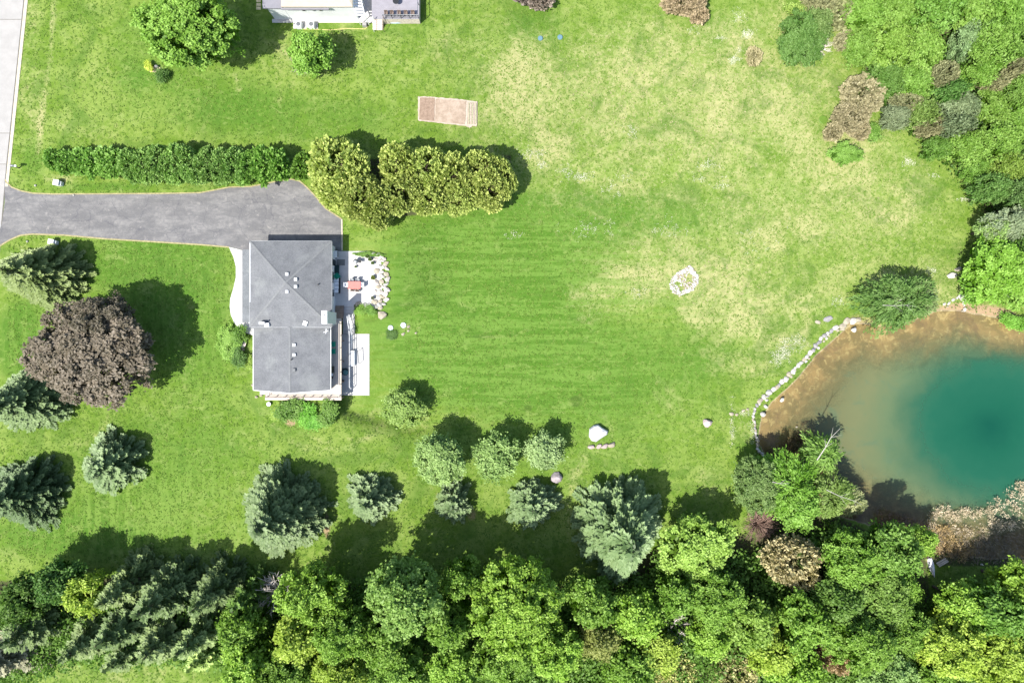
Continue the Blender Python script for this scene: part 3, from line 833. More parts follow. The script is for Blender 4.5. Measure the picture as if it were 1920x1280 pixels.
def bandpoly(pts, d0, d1):
    """strip beside an open line, pixel offsets d0..d1 to its right hand"""
    L = []; Rr = []
    for i, p in enumerate(pts):
        a = pts[max(0, i - 1)]; b = pts[min(len(pts) - 1, i + 1)]
        t = Vector((b[0] - a[0], b[1] - a[1])).normalized(); nn_ = Vector((t.y, -t.x))
        L.append((p[0] + nn_.x * d0, p[1] + nn_.y * d0)); Rr.append((p[0] + nn_.x * d1, p[1] + nn_.y * d1))
    return L + Rr[::-1]
def strip(pts, d0, d1, z0, z1, name, mat, label, parent=None):
    mb = MB(); poly = bandpoly(pts, d0, d1); n = len(pts)
    for i in range(n - 1):
        q = [poly[i], poly[i + 1], poly[2 * n - 2 - i], poly[2 * n - 1 - i]]
        q = gp(q); k = len(mb.v)
        mb.v += [(x, y, z1) for x, y in q] + [(x, y, z0) for x, y in q]
        mb.f += [(k, k + 1, k + 2, k + 3), (k, k + 1, k + 5, k + 4), (k + 2, k + 3, k + 7, k + 6)]
    o = mb.build(name, mat, parent)
    return tag(o, label, kind='structure')
m, nt, out = new_mat('asphalt')
co = coord(nt)
mpd = nt.nodes.new('ShaderNodeMapping'); nt.links.new(co, mpd.inputs[0]); mpd.inputs['Scale'].default_value = (0.45, 1.3, 1); cod = mpd.outputs[0]
a1 = noise(nt, cod, 0.6, 7, 0.68, 0.15); a2 = noise(nt, co, 2.2, 5, 0.65); a3 = noise(nt, co, 16, 3, 0.7); a4 = noise(nt, co, 1.3, 7, 0.72, 0.3)
c = mix(nt, ramp01(nt, a1, 0.40, 0.66), (0.108, 0.106, 0.106), (0.172, 0.166, 0.160))
c = mix(nt, ramp01(nt, a4, 0.56, 0.70, 0, 0.75), c, (0.235, 0.222, 0.205))
c = mix(nt, ramp01(nt, a2, 0.35, 0.7, 0, 0.45), c, (0.085, 0.085, 0.090))
c = mix(nt, ramp01(nt, a3, 0.55, 0.75, 0, 0.35), c, (0.33, 0.31, 0.28))
vo = nt.nodes.new('ShaderNodeTexVoronoi'); vo.feature = 'DISTANCE_TO_EDGE'; vo.inputs['Scale'].default_value = 0.28
ad = nt.nodes.new('ShaderNodeVectorMath'); ad.operation = 'ADD'
nt.links.new(co, ad.inputs[0]); nt.links.new(noise(nt, co, 1.2, 4, 0.6, 0, out=1), ad.inputs[1]); nt.links.new(ad.outputs[0], vo.inputs['Vector'])
c = mix(nt, ramp01(nt, vo.outputs['Distance'], 0.0, 0.018, 0.45, 0), c, (0.06, 0.06, 0.07))
pbsdf(nt, out, c, 0.9, 0.25, a3, 0.4, 0.02)
ASPH = m
mbd = MB(); mbd.prism(gp(drive), -0.2, 0.042)
tag(mbd.build('driveway', ASPH), 'worn grey asphalt driveway from the road to the house', kind='structure')
strip(TOP, -0.2, 2.2, -0.1, 0.055, 'driveway_edging', EDGE, 'thin dry straw coloured edge along the driveway top')
strip([(640, 411), (640.5, 440), (640.5, 470)], -0.2, 2.2, -0.1, 0.055, 'driveway_edging', CURB, 'thin pale curb by the garage corner')
strip(BOT[4:], -0.2, 2.4, -0.1, 0.055, 'driveway_edging', EDGE, 'thin dry straw coloured edge along the driveway bottom')

WALK = [(429.5, 463), (455, 469.5), (500, 500), (500, 640), (478, 630), (462, 624), (450, 617), (440, 606), (433, 590), (431, 575), (432, 560), (438, 540), (442.5, 520), (442.5, 500), (438, 482)]
mbw = MB(); mbw.prism(gp(WALK), -0.2, 0.06)
tag(mbw.build('front_walk', CONC), 'curved white concrete walk along the front of the house', kind='structure')

# upper patio, ramp and lower patio
mbp = MB(); mbp.prism(gp([(600, 471), (690, 471), (703, 474), (704, 571), (664, 571), (664, 575), (600, 575)]), -1.4, 0.055)
tag(mbp.build('upper_patio', CONC), 'white concrete patio beside the garage block', kind='structure')
LP = [P(a, b, LOW + 0.06)[:2] for a, b in [(634, 626), (692.5, 626), (692.5, 741), (634, 741)]]
mbp = MB(); mbp.prism(LP, LOW - 0.3, LOW + 0.06)
tag(mbp.build('lower_patio', CONC), 'white concrete patio below the deck', kind='structure')
# ramp walk with shallow steps
ramp = thing('garden_stairs', 'long concrete stair strip going down from the upper patio to the lower patio', 'stairs', (*P(652, 600, 0)[:2], 0))
nst = 8
for i in range(nst):
    f0, f1 = i / nst, (i + 1) / nst
    z = 0.05 + (LOW + 0.06 - 0.05) * (i + 1) / (nst + 1)
    x0, y0, _ = P(643, 574 + (626 - 574) * f0, z); x1, y1, _ = P(664.5, 574 + (626 - 574) * f1, z)
    MB().box(x0, y1, LOW - 0.3, x1, y0 - 0.004, z).build('step', CONC, ramp)

# ------------------------------------------------------------------ materials for buildings and furniture
def shingle_mat(name, base, dark):
    m, nt, out = new_mat(name)
    co = coord(nt)
    a = noise(nt, co, 0.8, 5, 0.6); b = noise(nt, co, 7, 3, 0.7); c_ = noise(nt, co, 24, 2, 0.6)
    br = nt.nodes.new('ShaderNodeTexBrick'); br.inputs['Scale'].default_value = 3.4
    br.inputs['Color1'].default_value = (1, 1, 1, 1); br.inputs['Color2'].default_value = (0.80, 0.81, 0.83, 1); br.inputs['Mortar'].default_value = (0.68, 0.68, 0.7, 1)
    br.inputs['Mortar Size'].default_value = 0.03; br.inputs['Bias'].default_value = 0.0
    nt.links.new(co, br.inputs['Vector'])
    c = mix(nt, ramp01(nt, math_n(nt, 'ADD', math_n(nt, 'MULTIPLY', a, 0.5), math_n(nt, 'MULTIPLY', b, 0.5)), 0.36, 0.64), base, dark)
    c = mix(nt, 0.8, c, br.outputs[0], 'MULTIPLY')
    c = mix(nt, ramp01(nt, c_, 0.5, 0.8, 0, 0.4), c, tuple(x * 1.35 for x in base))
    c = mix(nt, ramp01(nt, noise(nt, co, 0.35, 6, 0.7, 0.4), 0.50, 0.70, 0, 0.45), c, tuple(x * 1.28 for x in (base[0], base[1] * 1.02, base[2] * 0.96)))
    pbsdf(nt, out, c, 0.92, 0.15, math_n(nt, 'ADD', b, c_), 0.5, 0.02)
    return m
SHING = shingle_mat('roof_shingle', (0.158, 0.162, 0.167), (0.112, 0.116, 0.121))
SHING2 = shingle_mat('porch_shingle', (0.165, 0.175, 0.180), (0.115, 0.122, 0.125))
CAP = simple('ridge_cap', (0.145, 0.150, 0.152), 0.9, 0.08, 5)
WALLW = simple('white_siding', (0.60, 0.61, 0.61), 0.7, 0.03, 1.0)
TRIM = simple('white_trim', (0.72, 0.72, 0.71), 0.5, 0.03, 2.0)
GLASS = simple('window_glass', (0.02, 0.03, 0.035), 0.08, 0.1, 1.0, 0.6, 0.0)
DECKW = simple('tan_decking', (0.47, 0.415, 0.355), 0.8, 0.06, 1.5)
DECKB = simple('brown_rail', (0.20, 0.145, 0.12), 0.7, 0.15, 3)
STEEL = simple('grey_metal', (0.20, 0.21, 0.22), 0.4, 0.08, 4, 0.5, 0.05, 0.6)
BLACK = simple('black_plastic', (0.02, 0.021, 0.023), 0.5, 0.1, 4)
TEALC = simple('green_resin', (0.010, 0.24, 0.155), 0.6, 0.05, 4)
PURE = simple('white_fabric', (0.78, 0.79, 0.80), 0.8, 0.03, 4)
REDT = simple('red_table', (0.56, 0.15, 0.13), 0.5, 0.04, 3, 0.2)
GREYM = simple('grey_mat', (0.16, 0.165, 0.16), 0.9, 0.1, 6)
NBROOF = simple('beige_roof', (0.36, 0.315, 0.25), 0.8, 0.04, 1.5)
NBDARK = simple('slate_roof', (0.185, 0.18, 0.20), 0.8, 0.05, 1.5)
NBDECK = simple('grey_decking', (0.225, 0.215, 0.235), 0.8, 0.05, 1.5)
GALV = simple('white_metal', (0.66, 0.67, 0.68), 0.4, 0.05, 3, 0.5, 0.05)
CHIM = simple('chimney_paint', (0.56, 0.58, 0.57), 0.8, 0.05, 3)

def corners(px0, py0, px1, py1, z):
    x0, y1, _ = P(px0, py0, z); x1, y0, _ = P(px1, py1, z)
    return x0, y0, x1, y1

# ------------------------------------------------------------------ the house
ZE, ZP = 2.85, 4.75            # block eave, peak
hx0, hy0, hx1, hy1 = corners(468, 452, 622, 613, ZE)
house = thing('house', 'long white house under grey shingle roofs, hipped over the garage and gabled over the wing', 'house', ((hx0 + hx1) / 2, (hy0 + hy1) / 2 - 4, 0))
ins = 0.30
WE, WR_ = 2.10, 2.90            # wing eave, ridge
wx0, wy0, wx1, wy1 = corners(475, 613, 619.5, 731, WE)
w = MB(); w.box(hx0 + ins, hy0 + 0.2, -0.3, hx1 - ins, hy1 - ins, ZE - 0.13)
w.build('wall', WALLW, house)
w = MB(); w.box(wx0 + ins, wy0 + ins, LOW - 0.6, wx1 - ins, hy0 + 0.19, WE - 0.02)
# gable triangle
rx = (wx0 + wx1) / 2
w.v += [(wx0 + ins, wy0 + ins, WE - 0.02), (wx1 - ins, wy0 + ins, WE - 0.02), (rx, wy0 + ins, WR_ - 0.14)]
w.f.append((8, 9, 10))
w.build('wall', WALLW, house)
# hip roof: four planes with a thickness, each its own part
cxr, cyr = (hx0 + hx1) / 2, (hy0 + hy1) / 2
cs = [(hx0, hy0), (hx1, hy0), (hx1, hy1), (hx0, hy1)]
r = MB()
r.v = [(x, y, ZE) for x, y in cs] + [(cxr, cyr, ZP)] + [(x, y, ZE - 0.13) for x, y in cs]
r.f = [(0, 1, 4), (1, 2, 4), (2, 3, 4), (3, 0, 4), (5, 6, 7, 8)]
rf = r.build('hip_roof', SHING, house)
f = MB()
t = 0.035
for (a, b) in ((0, 1), (1, 2), (2, 3), (3, 0)):
    (ax, ay), (bx, by) = cs[a], cs[b]
    nx_, ny_ = (by - ay), -(bx - ax); l = math.hypot(nx_, ny_); nx_ /= l; ny_ /= l
    f.v += [(ax, ay, ZE - 0.15), (bx, by, ZE - 0.15), (bx, by, ZE - 0.005), (ax, ay, ZE - 0.005),
            (ax + nx_ * t, ay + ny_ * t, ZE - 0.15), (bx + nx_ * t, by + ny_ * t, ZE - 0.15), (bx + nx_ * t, by + ny_ * t, ZE - 0.005), (ax + nx_ * t, ay + ny_ * t, ZE - 0.005)]
    k = len(f.v) - 8
    for q in ((4, 5, 6, 7), (3, 2, 6, 7), (0, 1, 5, 4)): f.f.append(tuple(k + j for j in q))
f.build('fascia', simple('grey_fascia', (0.30, 0.31, 0.32), 0.6), rf)
def cap(p, q, wd=0.12, h=0.015, mat=CAP, parent=rf):
    p = Vector(p); q = Vector(q); d = (q - p).normalized(); s = d.cross(Vector((0, 0, 1))).normalized() * wd
    u = Vector((0, 0, h)); mb = MB()
    mb.v = [tuple(p - s), tuple(p + u), tuple(p + s), tuple(q - s), tuple(q + u), tuple(q + s)]
    mb.v = [(a, b, c + 0.006) for a, b, c in mb.v]
    mb.f = [(0, 1, 4, 3), (1, 2, 5, 4), (0, 2, 1), (3, 4, 5)]
    return mb.build('ridge_cap', mat, parent)
for c_ in cs: cap((c_[0], c_[1], ZE), (cxr, cyr, ZP))
# wing roof
pr = 0.30
g_ = MB()
zs = hy0 + 0.02
g_.v = [(wx0, wy0, WE), (rx, wy0 - pr, WR_), (wx1, wy0, WE), (wx0, zs, WE), (rx, zs, WR_), (wx1, zs, WE)]
g_.v += [(a, b, c - 0.13) for a, b, c in g_.v]
g_.f = [(0, 1, 4, 3), (1, 2, 5, 4), (6, 9, 10, 7), (7, 10, 11, 8)]
gr = g_.build('gable_roof', SHING, house)
f = MB()
f.tube([(wx0 - 0.02, wy0 - 0.02, WE - 0.07), (rx, wy0 - pr - 0.02, WR_ - 0.07), (wx1 + 0.02, wy0 - 0.02, WE - 0.07)], 0.05, 4)
f.tube([(wx0 - 0.03, wy0, WE - 0.07), (wx0 - 0.03, zs, WE - 0.07)], 0.055, 4)
f.tube([(wx1 + 0.03, wy0, WE - 0.07), (wx1 + 0.03, zs, WE - 0.07)], 0.055, 4)
f.build('fascia', TRIM, gr)
cap((rx, wy0 - pr, WR_), (rx, zs, WR_), parent=gr)
# pale flashing along the joint
MB().box(hx0 + 0.1, hy0 - 0.16, ZE - 0.10, hx1 - 0.2, hy0 - 0.05, ZE - 0.03).build('gutter', CAP, rf)
# porch roof
px0, py0, px1, py1 = corners(453.5, 468, 470.5, 604, 2.45)
p_ = MB()
p_.v = [(px0, py0, 2.35), (px1 + 0.3, py0, 2.62), (px1 + 0.3, py1, 2.62), (px0, py1, 2.35), (px0, py0, 2.22), (px1 + 0.3, py0, 2.5), (px1 + 0.3, py1, 2.5), (px0, py1, 2.22)]
p_.f = [(0, 1, 2, 3), (7, 6, 5, 4), (0, 4, 5, 1), (3, 2, 6, 7), (0, 3, 7, 4)]
po = p_.build('porch_roof', SHING2, house)
for yy in (py0 + 0.2, (py0 + py1) / 2, py1 - 0.2):
    MB().box(px0 + 0.12, yy - 0.07, 0.05, px0 + 0.26, yy + 0.07, 2.24).build('porch_post', TRIM, house)
g2 = MB(); g2.tube([(hx0 + 0.07, hy0 + 3, ZE + 0.02), (hx0 + 0.07, hy1 - 0.2, ZE + 0.02)], 0.045, 6)
g2.build('gutter', GALV, rf)
# windows and doors
def window(side, c, zc, wd, ht, wallx, parent=house, nm='window'):
    fr_ = MB(); pn = MB()
    if side in 'EW':
        s = 1 if side == 'E' else -1
        a, b = sorted((wallx, wallx + s * 0.07)); fr_.box(a, c - wd / 2, zc - ht / 2, b, c + wd / 2, zc + ht / 2)
        a, b = sorted((wallx + s * 0.03, wallx + s * 0.085)); pn.box(a, c - wd / 2 + .07, zc - ht / 2 + .07, b, c + wd / 2 - .07, zc + ht / 2 - .07)
    else:
        s = 1 if side == 'N' else -1
        a, b = sorted((wallx, wallx + s * 0.07)); fr_.box(c - wd / 2, a, zc - ht / 2, c + wd / 2, b, zc + ht / 2)
        a, b = sorted((wallx + s * 0.03, wallx + s * 0.085)); pn.box(c - wd / 2 + .07, a, zc - ht / 2 + .07, c + wd / 2 - .07, b, zc + ht / 2 - .07)
    f_ = fr_.build(nm, TRIM, parent); pn.build('pane', GLASS, f_)
ex = hx1 - ins
window('E', P(624, 549, 1.5)[1], 1.5, 1.0, 1.5, ex); window('E', P(624, 492, 1.1)[1], 1.05, 0.95, 2.05, ex, nm='side_door'); window('E', P(624, 520, 1.5)[1], 1.6, 1.5, 1.1, ex)
for yy in (1.0, -2.2, -5.0): window('E', yy, 1.25, 1.7, 1.3, wx1 - ins)
for yy in (9.8, 7.0, 4.2): window('W', yy, 1.35, 1.4, 1.3, hx0 + ins)
for yy in (0.4, -3.2): window('W', yy, 1.2, 1.6, 1.2, wx0 + ins)
for xx in (-30.2, -26.0): window('S', xx, 1.2, 1.6, 1.3, wy0 + ins)
gd = MB().box(hx0 + 1.2, hy1 - ins, 0.05, hx0 + 6.0, hy1 - ins + 0.06, 2.2).build('garage_door', TRIM, house)
for k in range(4):
    MB().box(hx0 + 1.25, hy1 - ins + 0.06, 0.09 + k * 0.53, hx0 + 5.95, hy1 - ins + 0.085, 0.56 + k * 0.53).build('panel', WALLW, gd)
# chimney: tall white painted shaft at the roof's edge
ZC = 5.7
a = P(604, 583, ZC); b = P(612.5, 606, ZC)
ch = MB().box(a[0], b[1], 1.4, b[0] + 0.02, a[1], ZC).build('chimney', CHIM, house)
MB().box(a[0] - 0.04, b[1] - 0.04, ZC, b[0] + 0.06, a[1] + 0.04, ZC + 0.09).build('chimney_cap', PURE, ch)
fl_ = MB(); fl_.cyl(((a[0] + b[0]) / 2, (a[1] + b[1]) / 2 + 0.25), 0.11, ZC + 0.09, ZC + 0.22, 12); fl_.build('flue', STEEL, ch)
# satellite/antenna mount, vents, skylight, pipes
def roof_z(x, y):
    if y > hy0:
        return ZE + (ZP - ZE) * min(min(x - hx0, hx1 - x) / (hx1 - cxr), min(y - hy0, hy1 - y) / (hy1 - cyr))
    return WE + (WR_ - WE) * (1 - abs(x - rx) / (wx1 - rx))
def on_roof(px, py):
    z = 3.4
    for _ in range(5):
        x, y, _z = P(px, py, z); z = roof_z(x, y)
    return x, y, z
for i, (vx, vy) in enumerate([(538.7, 514), (555, 524), (555, 537.5), (538.7, 547), (552, 646.5), (552, 665), (552, 693.5)]):
    x, y, z = on_roof(vx, vy)
    v = MB().box(x - 0.17, y - 0.17, z - 0.1, x + 0.17, y + 0.17, z + 0.20); vv_ = v.build('roof_vent', GALV if i != 6 else CAP, rf if i < 4 else gr)
    MB().box(x - 0.22, y - 0.22, z + 0.20, x + 0.22, y + 0.22, z + 0.245, 0.02).build('vent_cap', GALV if i != 6 else CAP, vv_) if False else None
for vx, vy, p in ((597, 533.5, rf), (546.5, 674, gr)):
    x, y, z = on_roof(vx, vy); MB().cyl((x, y), 0.07, z - 0.1, z + 0.28, 8).build('vent_pipe', BLACK, p)
x, y, z = on_roof(573, 606); MB().obox((x, y), 0.48, 0.52, z - 0.1, z + 0.24, math.radians(-22)).build('skylight', PURE, rf)
x, y, z = on_roof(500, 606.5)
fv = MB(); fv.obox((x + 0.10, y - 0.16), 0.5, 0.42, z - 0.1, z + 0.30, 0.1); fv.obox((x - 0.35, y + 0.05), 0.6, 0.30, z - 0.1, z + 0.75, 0.0)
fo = fv.build('flue_housing', PURE, rf)
MB().tube([(x + 0.05, y + 0.1, z), (x + 0.05, y + 0.1, z + 0.95)], 0.09, 8).build('vent_pipe', STEEL, rf)
x, y, z = on_roof(613, 621)
an = MB(); an.tube([(x - .28, y - .15, z + .5), (x + .3, y + .1, z + .5)], 0.035, 5); an.tube([(x + .05, y + .32, z + .5), (x, y - .3, z + .5)], 0.035, 5); an.tube([(x, y, z - 0.1), (x, y, z + 0.5)], 0.03, 5)
an.build('antenna', PURE, gr)

# ------------------------------------------------------------------ the deck
DZ = 0.55
dx0, dy0, dx1, dy1 = corners(497, 597, 640, 750, DZ)
deck = thing('deck', 'tan wooden deck wrapping the east and south sides of the wing', 'deck', (dx1 - 0.6, dy0 + 0.6, LOW))
xi = wx1 - ins + 0.01; yi = wy0 + ins - 0.01
def boards(x0, y0, x1, y1, along_x, name='decking'):
    mb = MB(); s = 0.145; a = (y0 if along_x else x0); e = (y1 if along_x else x1)
    while a < e - 0.02:
        b = min(a + s - 0.008, e); dz = random.uniform(-0.003, 0.003)
        if along_x: mb.box(x0, a, DZ - 0.04, x1, b, DZ + dz)
        else: mb.box(a, y0, DZ - 0.04, b, y1, DZ + dz)
        a += s
    return tag(mb.build(name, DECKW, deck), kind='stuff')
boards(xi, yi, dx1, dy1, False)
boards(dx0, dy0, dx1, yi - 0.004, True)
MB().box(xi, yi, DZ - 0.26, dx1 - 0.03, dy1 - 0.02, DZ - 0.05).build('joist_frame', DECKB, deck)
MB().box(dx0 + 0.02, dy0 + 0.02, DZ - 0.26, dx1 - 0.03, yi - 0.01, DZ - 0.05).build('joist_frame', DECKB, deck)
for xx in np.linspace(dx0 + 0.2, dx1 - 0.2, 5):
    MB().box(xx - 0.07, dy0 + 0.15, LOW - 0.3, xx + 0.07, dy0 + 0.29, DZ - 0.26).build('support_post', DECKB, deck)
for yy in np.linspace(dy0 + 2.2, dy1 - 0.2, 4):
    MB().box(dx1 - 0.28, yy - 0.07, LOW - 0.3, dx1 - 0.14, yy + 0.07, DZ - 0.26).build('support_post', DECKB, deck)
# south railing: brown, close posts
ry_ = dy0 + 0.42
rail = MB(); rail.box(dx0 + 0.25, ry_ - 0.03, DZ + 0.62, dx1 - 0.28, ry_ + 0.03, DZ + 0.66)
rail.box(dx0 + 0.25, ry_ - 0.015, DZ + 0.12, dx1 - 0.28, ry_ + 0.015, DZ + 0.15)
ro = rail.build('railing', DECKB, deck)
for xx in np.linspace(dx0 + 0.3, dx1 - 0.33, 9):
    MB().box(xx - 0.035, ry_ - 0.04, DZ, xx + 0.035, ry_ + 0.04, DZ + 0.72).build('post', DECKB, ro)
MB().box(dx0 + 0.25, ry_ + 0.055, DZ + 0.62, dx0 + 0.31, yi - 0.35, DZ + 0.66).build('railing', DECKB, deck)
MB().box(dx0 + 0.45, ry_ + 0.055, DZ + 0.62, dx0 + 0.50, yi - 0.35, DZ + 0.66).build('railing', DECKB, deck)
# east railing: glass panels in a pale frame
er = MB(); er.box(dx1 - 0.09, dy0 + 0.42, DZ + 0.92, dx1 - 0.02, dy1 - 0.5, DZ + 0.96)
eo = er.build('railing', DECKW, deck)
for yy in np.linspace(dy0 + 0.45, dy1 - 0.6, 7): MB().box(dx1 - 0.09, yy - 0.035, DZ, dx1 - 0.02, yy + 0.035, DZ + 0.92).build('post', DECKW, eo)
# corner landing by the west end
MB().box(*P(488, 739, 0.3)[:2], -0.2, P(502, 733, 0.3)[0], P(488, 732, 0.3)[1], 0.38).build('landing', TRIM, deck)
# steps from the patio up to the deck
sx0, _, sx1 = P(628, 0, DZ)[0], 0, P(643, 0, DZ)[0]
stp = thing('deck_stairs', 'brown wooden steps from the upper patio up to the deck beside the chimney', 'stairs', ((sx0 + sx1) / 2, P(0, 574, 0)[1], 0.05))
ya, yb = P(0, 573, 0)[1], dy1 - 0.01
for i in range(7):
    f0 = i / 7; y0 = ya + (yb - ya) * f0; z = 0.06 + (DZ - 0.06) * (i + 1) / 7.0
    MB().box(sx0, y0 + (yb - ya) / 7 * 0.82, z - 0.05, sx1, y0, z).build('tread', DECKB if i % 2 == 9 else simple('brown_tread', (0.26, 0.19, 0.15), 0.8, 0.1, 3), stp)
for xx in (sx0 + 0.02, sx1 - 0.02):
    s_ = MB(); s_.tube([(xx, ya, 0.02), (xx, yb, DZ - 0.08)], 0.06, 4); s_.build('stringer', DECKB, stp)

# ------------------------------------------------------------------ furniture
def chair(px, py, z, ang, mat, label, group=None, w=0.55, name='patio_chair', cat='chair', back=0.85):
    x, y, _ = P(px, py, z + 0.4)
    t = thing(name, label, cat, (x, y, z), group); ca, sa = math.cos(ang), math.sin(ang)
    def R_(dx, dy): return (x + dx * ca - dy * sa, y + dx * sa + dy * ca)
    MB().obox((x, y), w, w, z + 0.40, z + 0.45, ang).build('seat', mat, t)
    MB().obox(R_(0, -w / 2 + 0.03), w, 0.06, z + 0.45, z + back, ang).build('backrest', mat, t)
    for sx in (-1, 1):
        MB().obox(R_(sx * (w / 2 - 0.03), 0), 0.06, w * 0.8, z + 0.60, z + 0.64, ang).build('armrest', mat, t)
        for sy in (-1, 1):
            MB().obox(R_(sx * (w / 2 - 0.03), sy * (w / 2 - 0.04)), 0.045, 0.045, z, z + (0.60 if sy > 0 else 0.40), ang).build('leg', mat, t)
    return t
PZ = 0.058
# red patio table with six chairs
tx, ty, _ = P(664, 534.5, PZ + 0.74)
tb = thing('patio_table', 'long red patio table on the white upper patio', 'table', (tx, ty, PZ))
MB().box(tx - 0.78, ty - 0.46, PZ + 0.70, tx + 0.78, ty + 0.46, PZ + 0.745).build('tabletop', REDT, tb, 0.01)
for sx in (-1, 1):
    for sy in (-1, 1): MB().box(tx + sx * .68 - .03, ty + sy * .38 - .03, PZ, tx + sx * .68 + .03, ty + sy * .38 + .03, PZ + 0.70).build('leg', STEEL, tb)
chair(650, 534, PZ, math.pi / 2 + math.pi, PURE, 'white chair at the left end of the red table', 'chairs around the red patio table')
chair(679, 534, PZ, math.pi / 2, PURE, 'white chair at the right end of the red table', 'chairs around the red patio table')
chair(660, 526, PZ, math.pi, STEEL, 'grey chair on the upper side of the red table, nearer the house', 'chairs around the red patio table', 0.45)
chair(671, 526, PZ, math.pi, STEEL, 'grey chair on the upper side of the red table, farther from the house', 'chairs around the red patio table', 0.45)
chair(661, 543, PZ, 0, DECKB, 'brown chair on the lower side of the red table, nearer the house', 'chairs around the red patio table', 0.42)
chair(670, 544, PZ, 0, DECKB, 'brown chair on the lower side of the red table, farther from the house', 'chairs around the red patio table', 0.42)
# sofa with three white cushions
sx_, sy_, _ = P(631.5, 535, PZ + 0.4)
so = thing('patio_sofa', 'dark framed sofa with four white cushions along the house wall', 'sofa', (sx_, sy_, PZ))
MB().box(sx_ - 0.35, sy_ - 0.95, PZ, sx_ + 0.35, sy_ + 0.95, PZ + 0.28).build('frame', BLACK, so)
MB().box(sx_ - 0.44, sy_ - 0.95, PZ, sx_ - 0.35, sy_ + 0.95, PZ + 0.65).build('backrest', BLACK, so)
for k in range(4):
    y0 = sy_ + 0.93 - k * 0.475
    MB().box(sx_ - 0.30, y0 - 0.43, PZ + 0.28, sx_ + 0.22 - 0.04 * (k == 3), y0 - 0.0, PZ + 0.44).build('cushion', PURE, so, 0.03)
chair(632.5, 517.5, PZ, -0.9, TEALC, 'green resin chair between the sofa and the dark bench on the patio', w=0.62, name='resin_chair')
bx, by, _ = P(630.5, 505, PZ + 0.3)
bn = thing('storage_bench', 'long dark green bench against the house wall on the upper patio', 'bench', (bx, by, PZ))
DG_ = simple('dark_green', (0.006, 0.03, 0.032), 0.6, 0.1, 4)
MB().box(bx - 0.3, by - 0.5, PZ, bx + 0.3, by + 0.5, PZ + 0.42).build('box', DG_, bn); MB().box(bx - 0.32, by - 0.52, PZ + 0.42, bx + 0.32, by + 0.52, PZ + 0.47).build('lid', DG_, bn)
mx, my, _ = P(639, 492, PZ)
tag(MB().box(mx - 0.52, my - 0.38, PZ, mx + 0.52, my + 0.38, PZ + 0.012).build('door_mat', GREYM), 'grey mat on the shaded part of the upper patio', 'mat')
ax_, ay_, _ = P(629, 476.5, PZ + 0.5)
hp = thing('heat_pump', 'pale heat pump unit at the upper right corner of the house', 'air conditioner', (ax_, ay_, PZ))
MB().box(ax_ - 0.25, ay_ - 0.4, PZ, ax_ + 0.25, ay_ + 0.4, PZ + 0.75).build('housing', GALV, hp)
for k in range(6): MB().box(ax_ + 0.25, ay_ - 0.34, PZ + 0.1 + k * 0.1, ax_ + 0.265, ay_ + 0.34, PZ + 0.13 + k * 0.1).build('louvre', STEEL, hp)
# barbecue / fire bowl
fx, fy, _ = P(667.5, 490, PZ + 0.5)
bb = thing('barbecue', 'dark round kettle barbecue on the upper patio', 'barbecue', (fx, fy, PZ))
k_ = MB(); k_.tube([(fx, fy, PZ + 0.45), (fx, fy, PZ + 0.55), (fx, fy, PZ + 0.72), (fx, fy, PZ + 0.84), (fx, fy, PZ + 0.88)], [0.16, 0.27, 0.30, 0.2, 0.04], 14); k_.build('bowl', STEEL, bb)
for i in range(3):
    a_ = i * 2.1 + 0.4; l_ = MB(); l_.tube([(fx + math.cos(a_) * .12, fy + math.sin(a_) * .12, PZ + 0.5), (fx + math.cos(a_) * .34, fy + math.sin(a_) * .34, PZ)], 0.02, 5); l_.build('leg', BLACK, bb)
l_ = MB(); l_.obox((fx + 0.5, fy + 0.02), 0.36, 0.42, PZ + 0.60, PZ + 0.64); l_.build('side_shelf', BLACK, bb)

TERRA = simple('grey_pot', (0.26, 0.25, 0.24), 0.8, 0.1, 5)
def pot(px, py, z, r, h, label, leafcol=(0.10, 0.15, 0.05), mat=TERRA, plantit=True, lr=1.1):
    x, y, _ = P(px, py, z + h)
    t = thing('flower_pot', label, 'flower pot', (x, y, z))
    MB().tube([(x, y, z), (x, y, z + h)], [r * 0.75, r], 12).build('pot', mat, t)
    if plantit:
        c = link_copy(LIB['brush'][0]['meshes'][0], 'plant', t, loc=(0, 0, h * 0.9), scale=(r * lr / 1.4,) * 3, color=leafcol)
    return t
pot(667, 500, PZ, 0.13, 0.25, 'small grey pot just below the barbecue')
pot(688.5, 481, PZ, 0.19, 0.3, 'planted grey pot, leftmost of three at the upper patio corner')
pot(694, 486, PZ, 0.22, 0.35, 'largest planted pot, middle of three at the upper patio corner')
pot(699, 493, PZ, 0.19, 0.3, 'planted grey pot, lowest of three at the upper patio corner')
pot(700, 520.5, PZ, 0.20, 0.3, 'olive leaved pot alone at the right side of the upper patio', (0.14, 0.17, 0.04), lr=1.4)
pot(699, 558.5, PZ, 0.20, 0.3, 'grey pot near the lower right corner of the upper patio', (0.16, 0.17, 0.12))

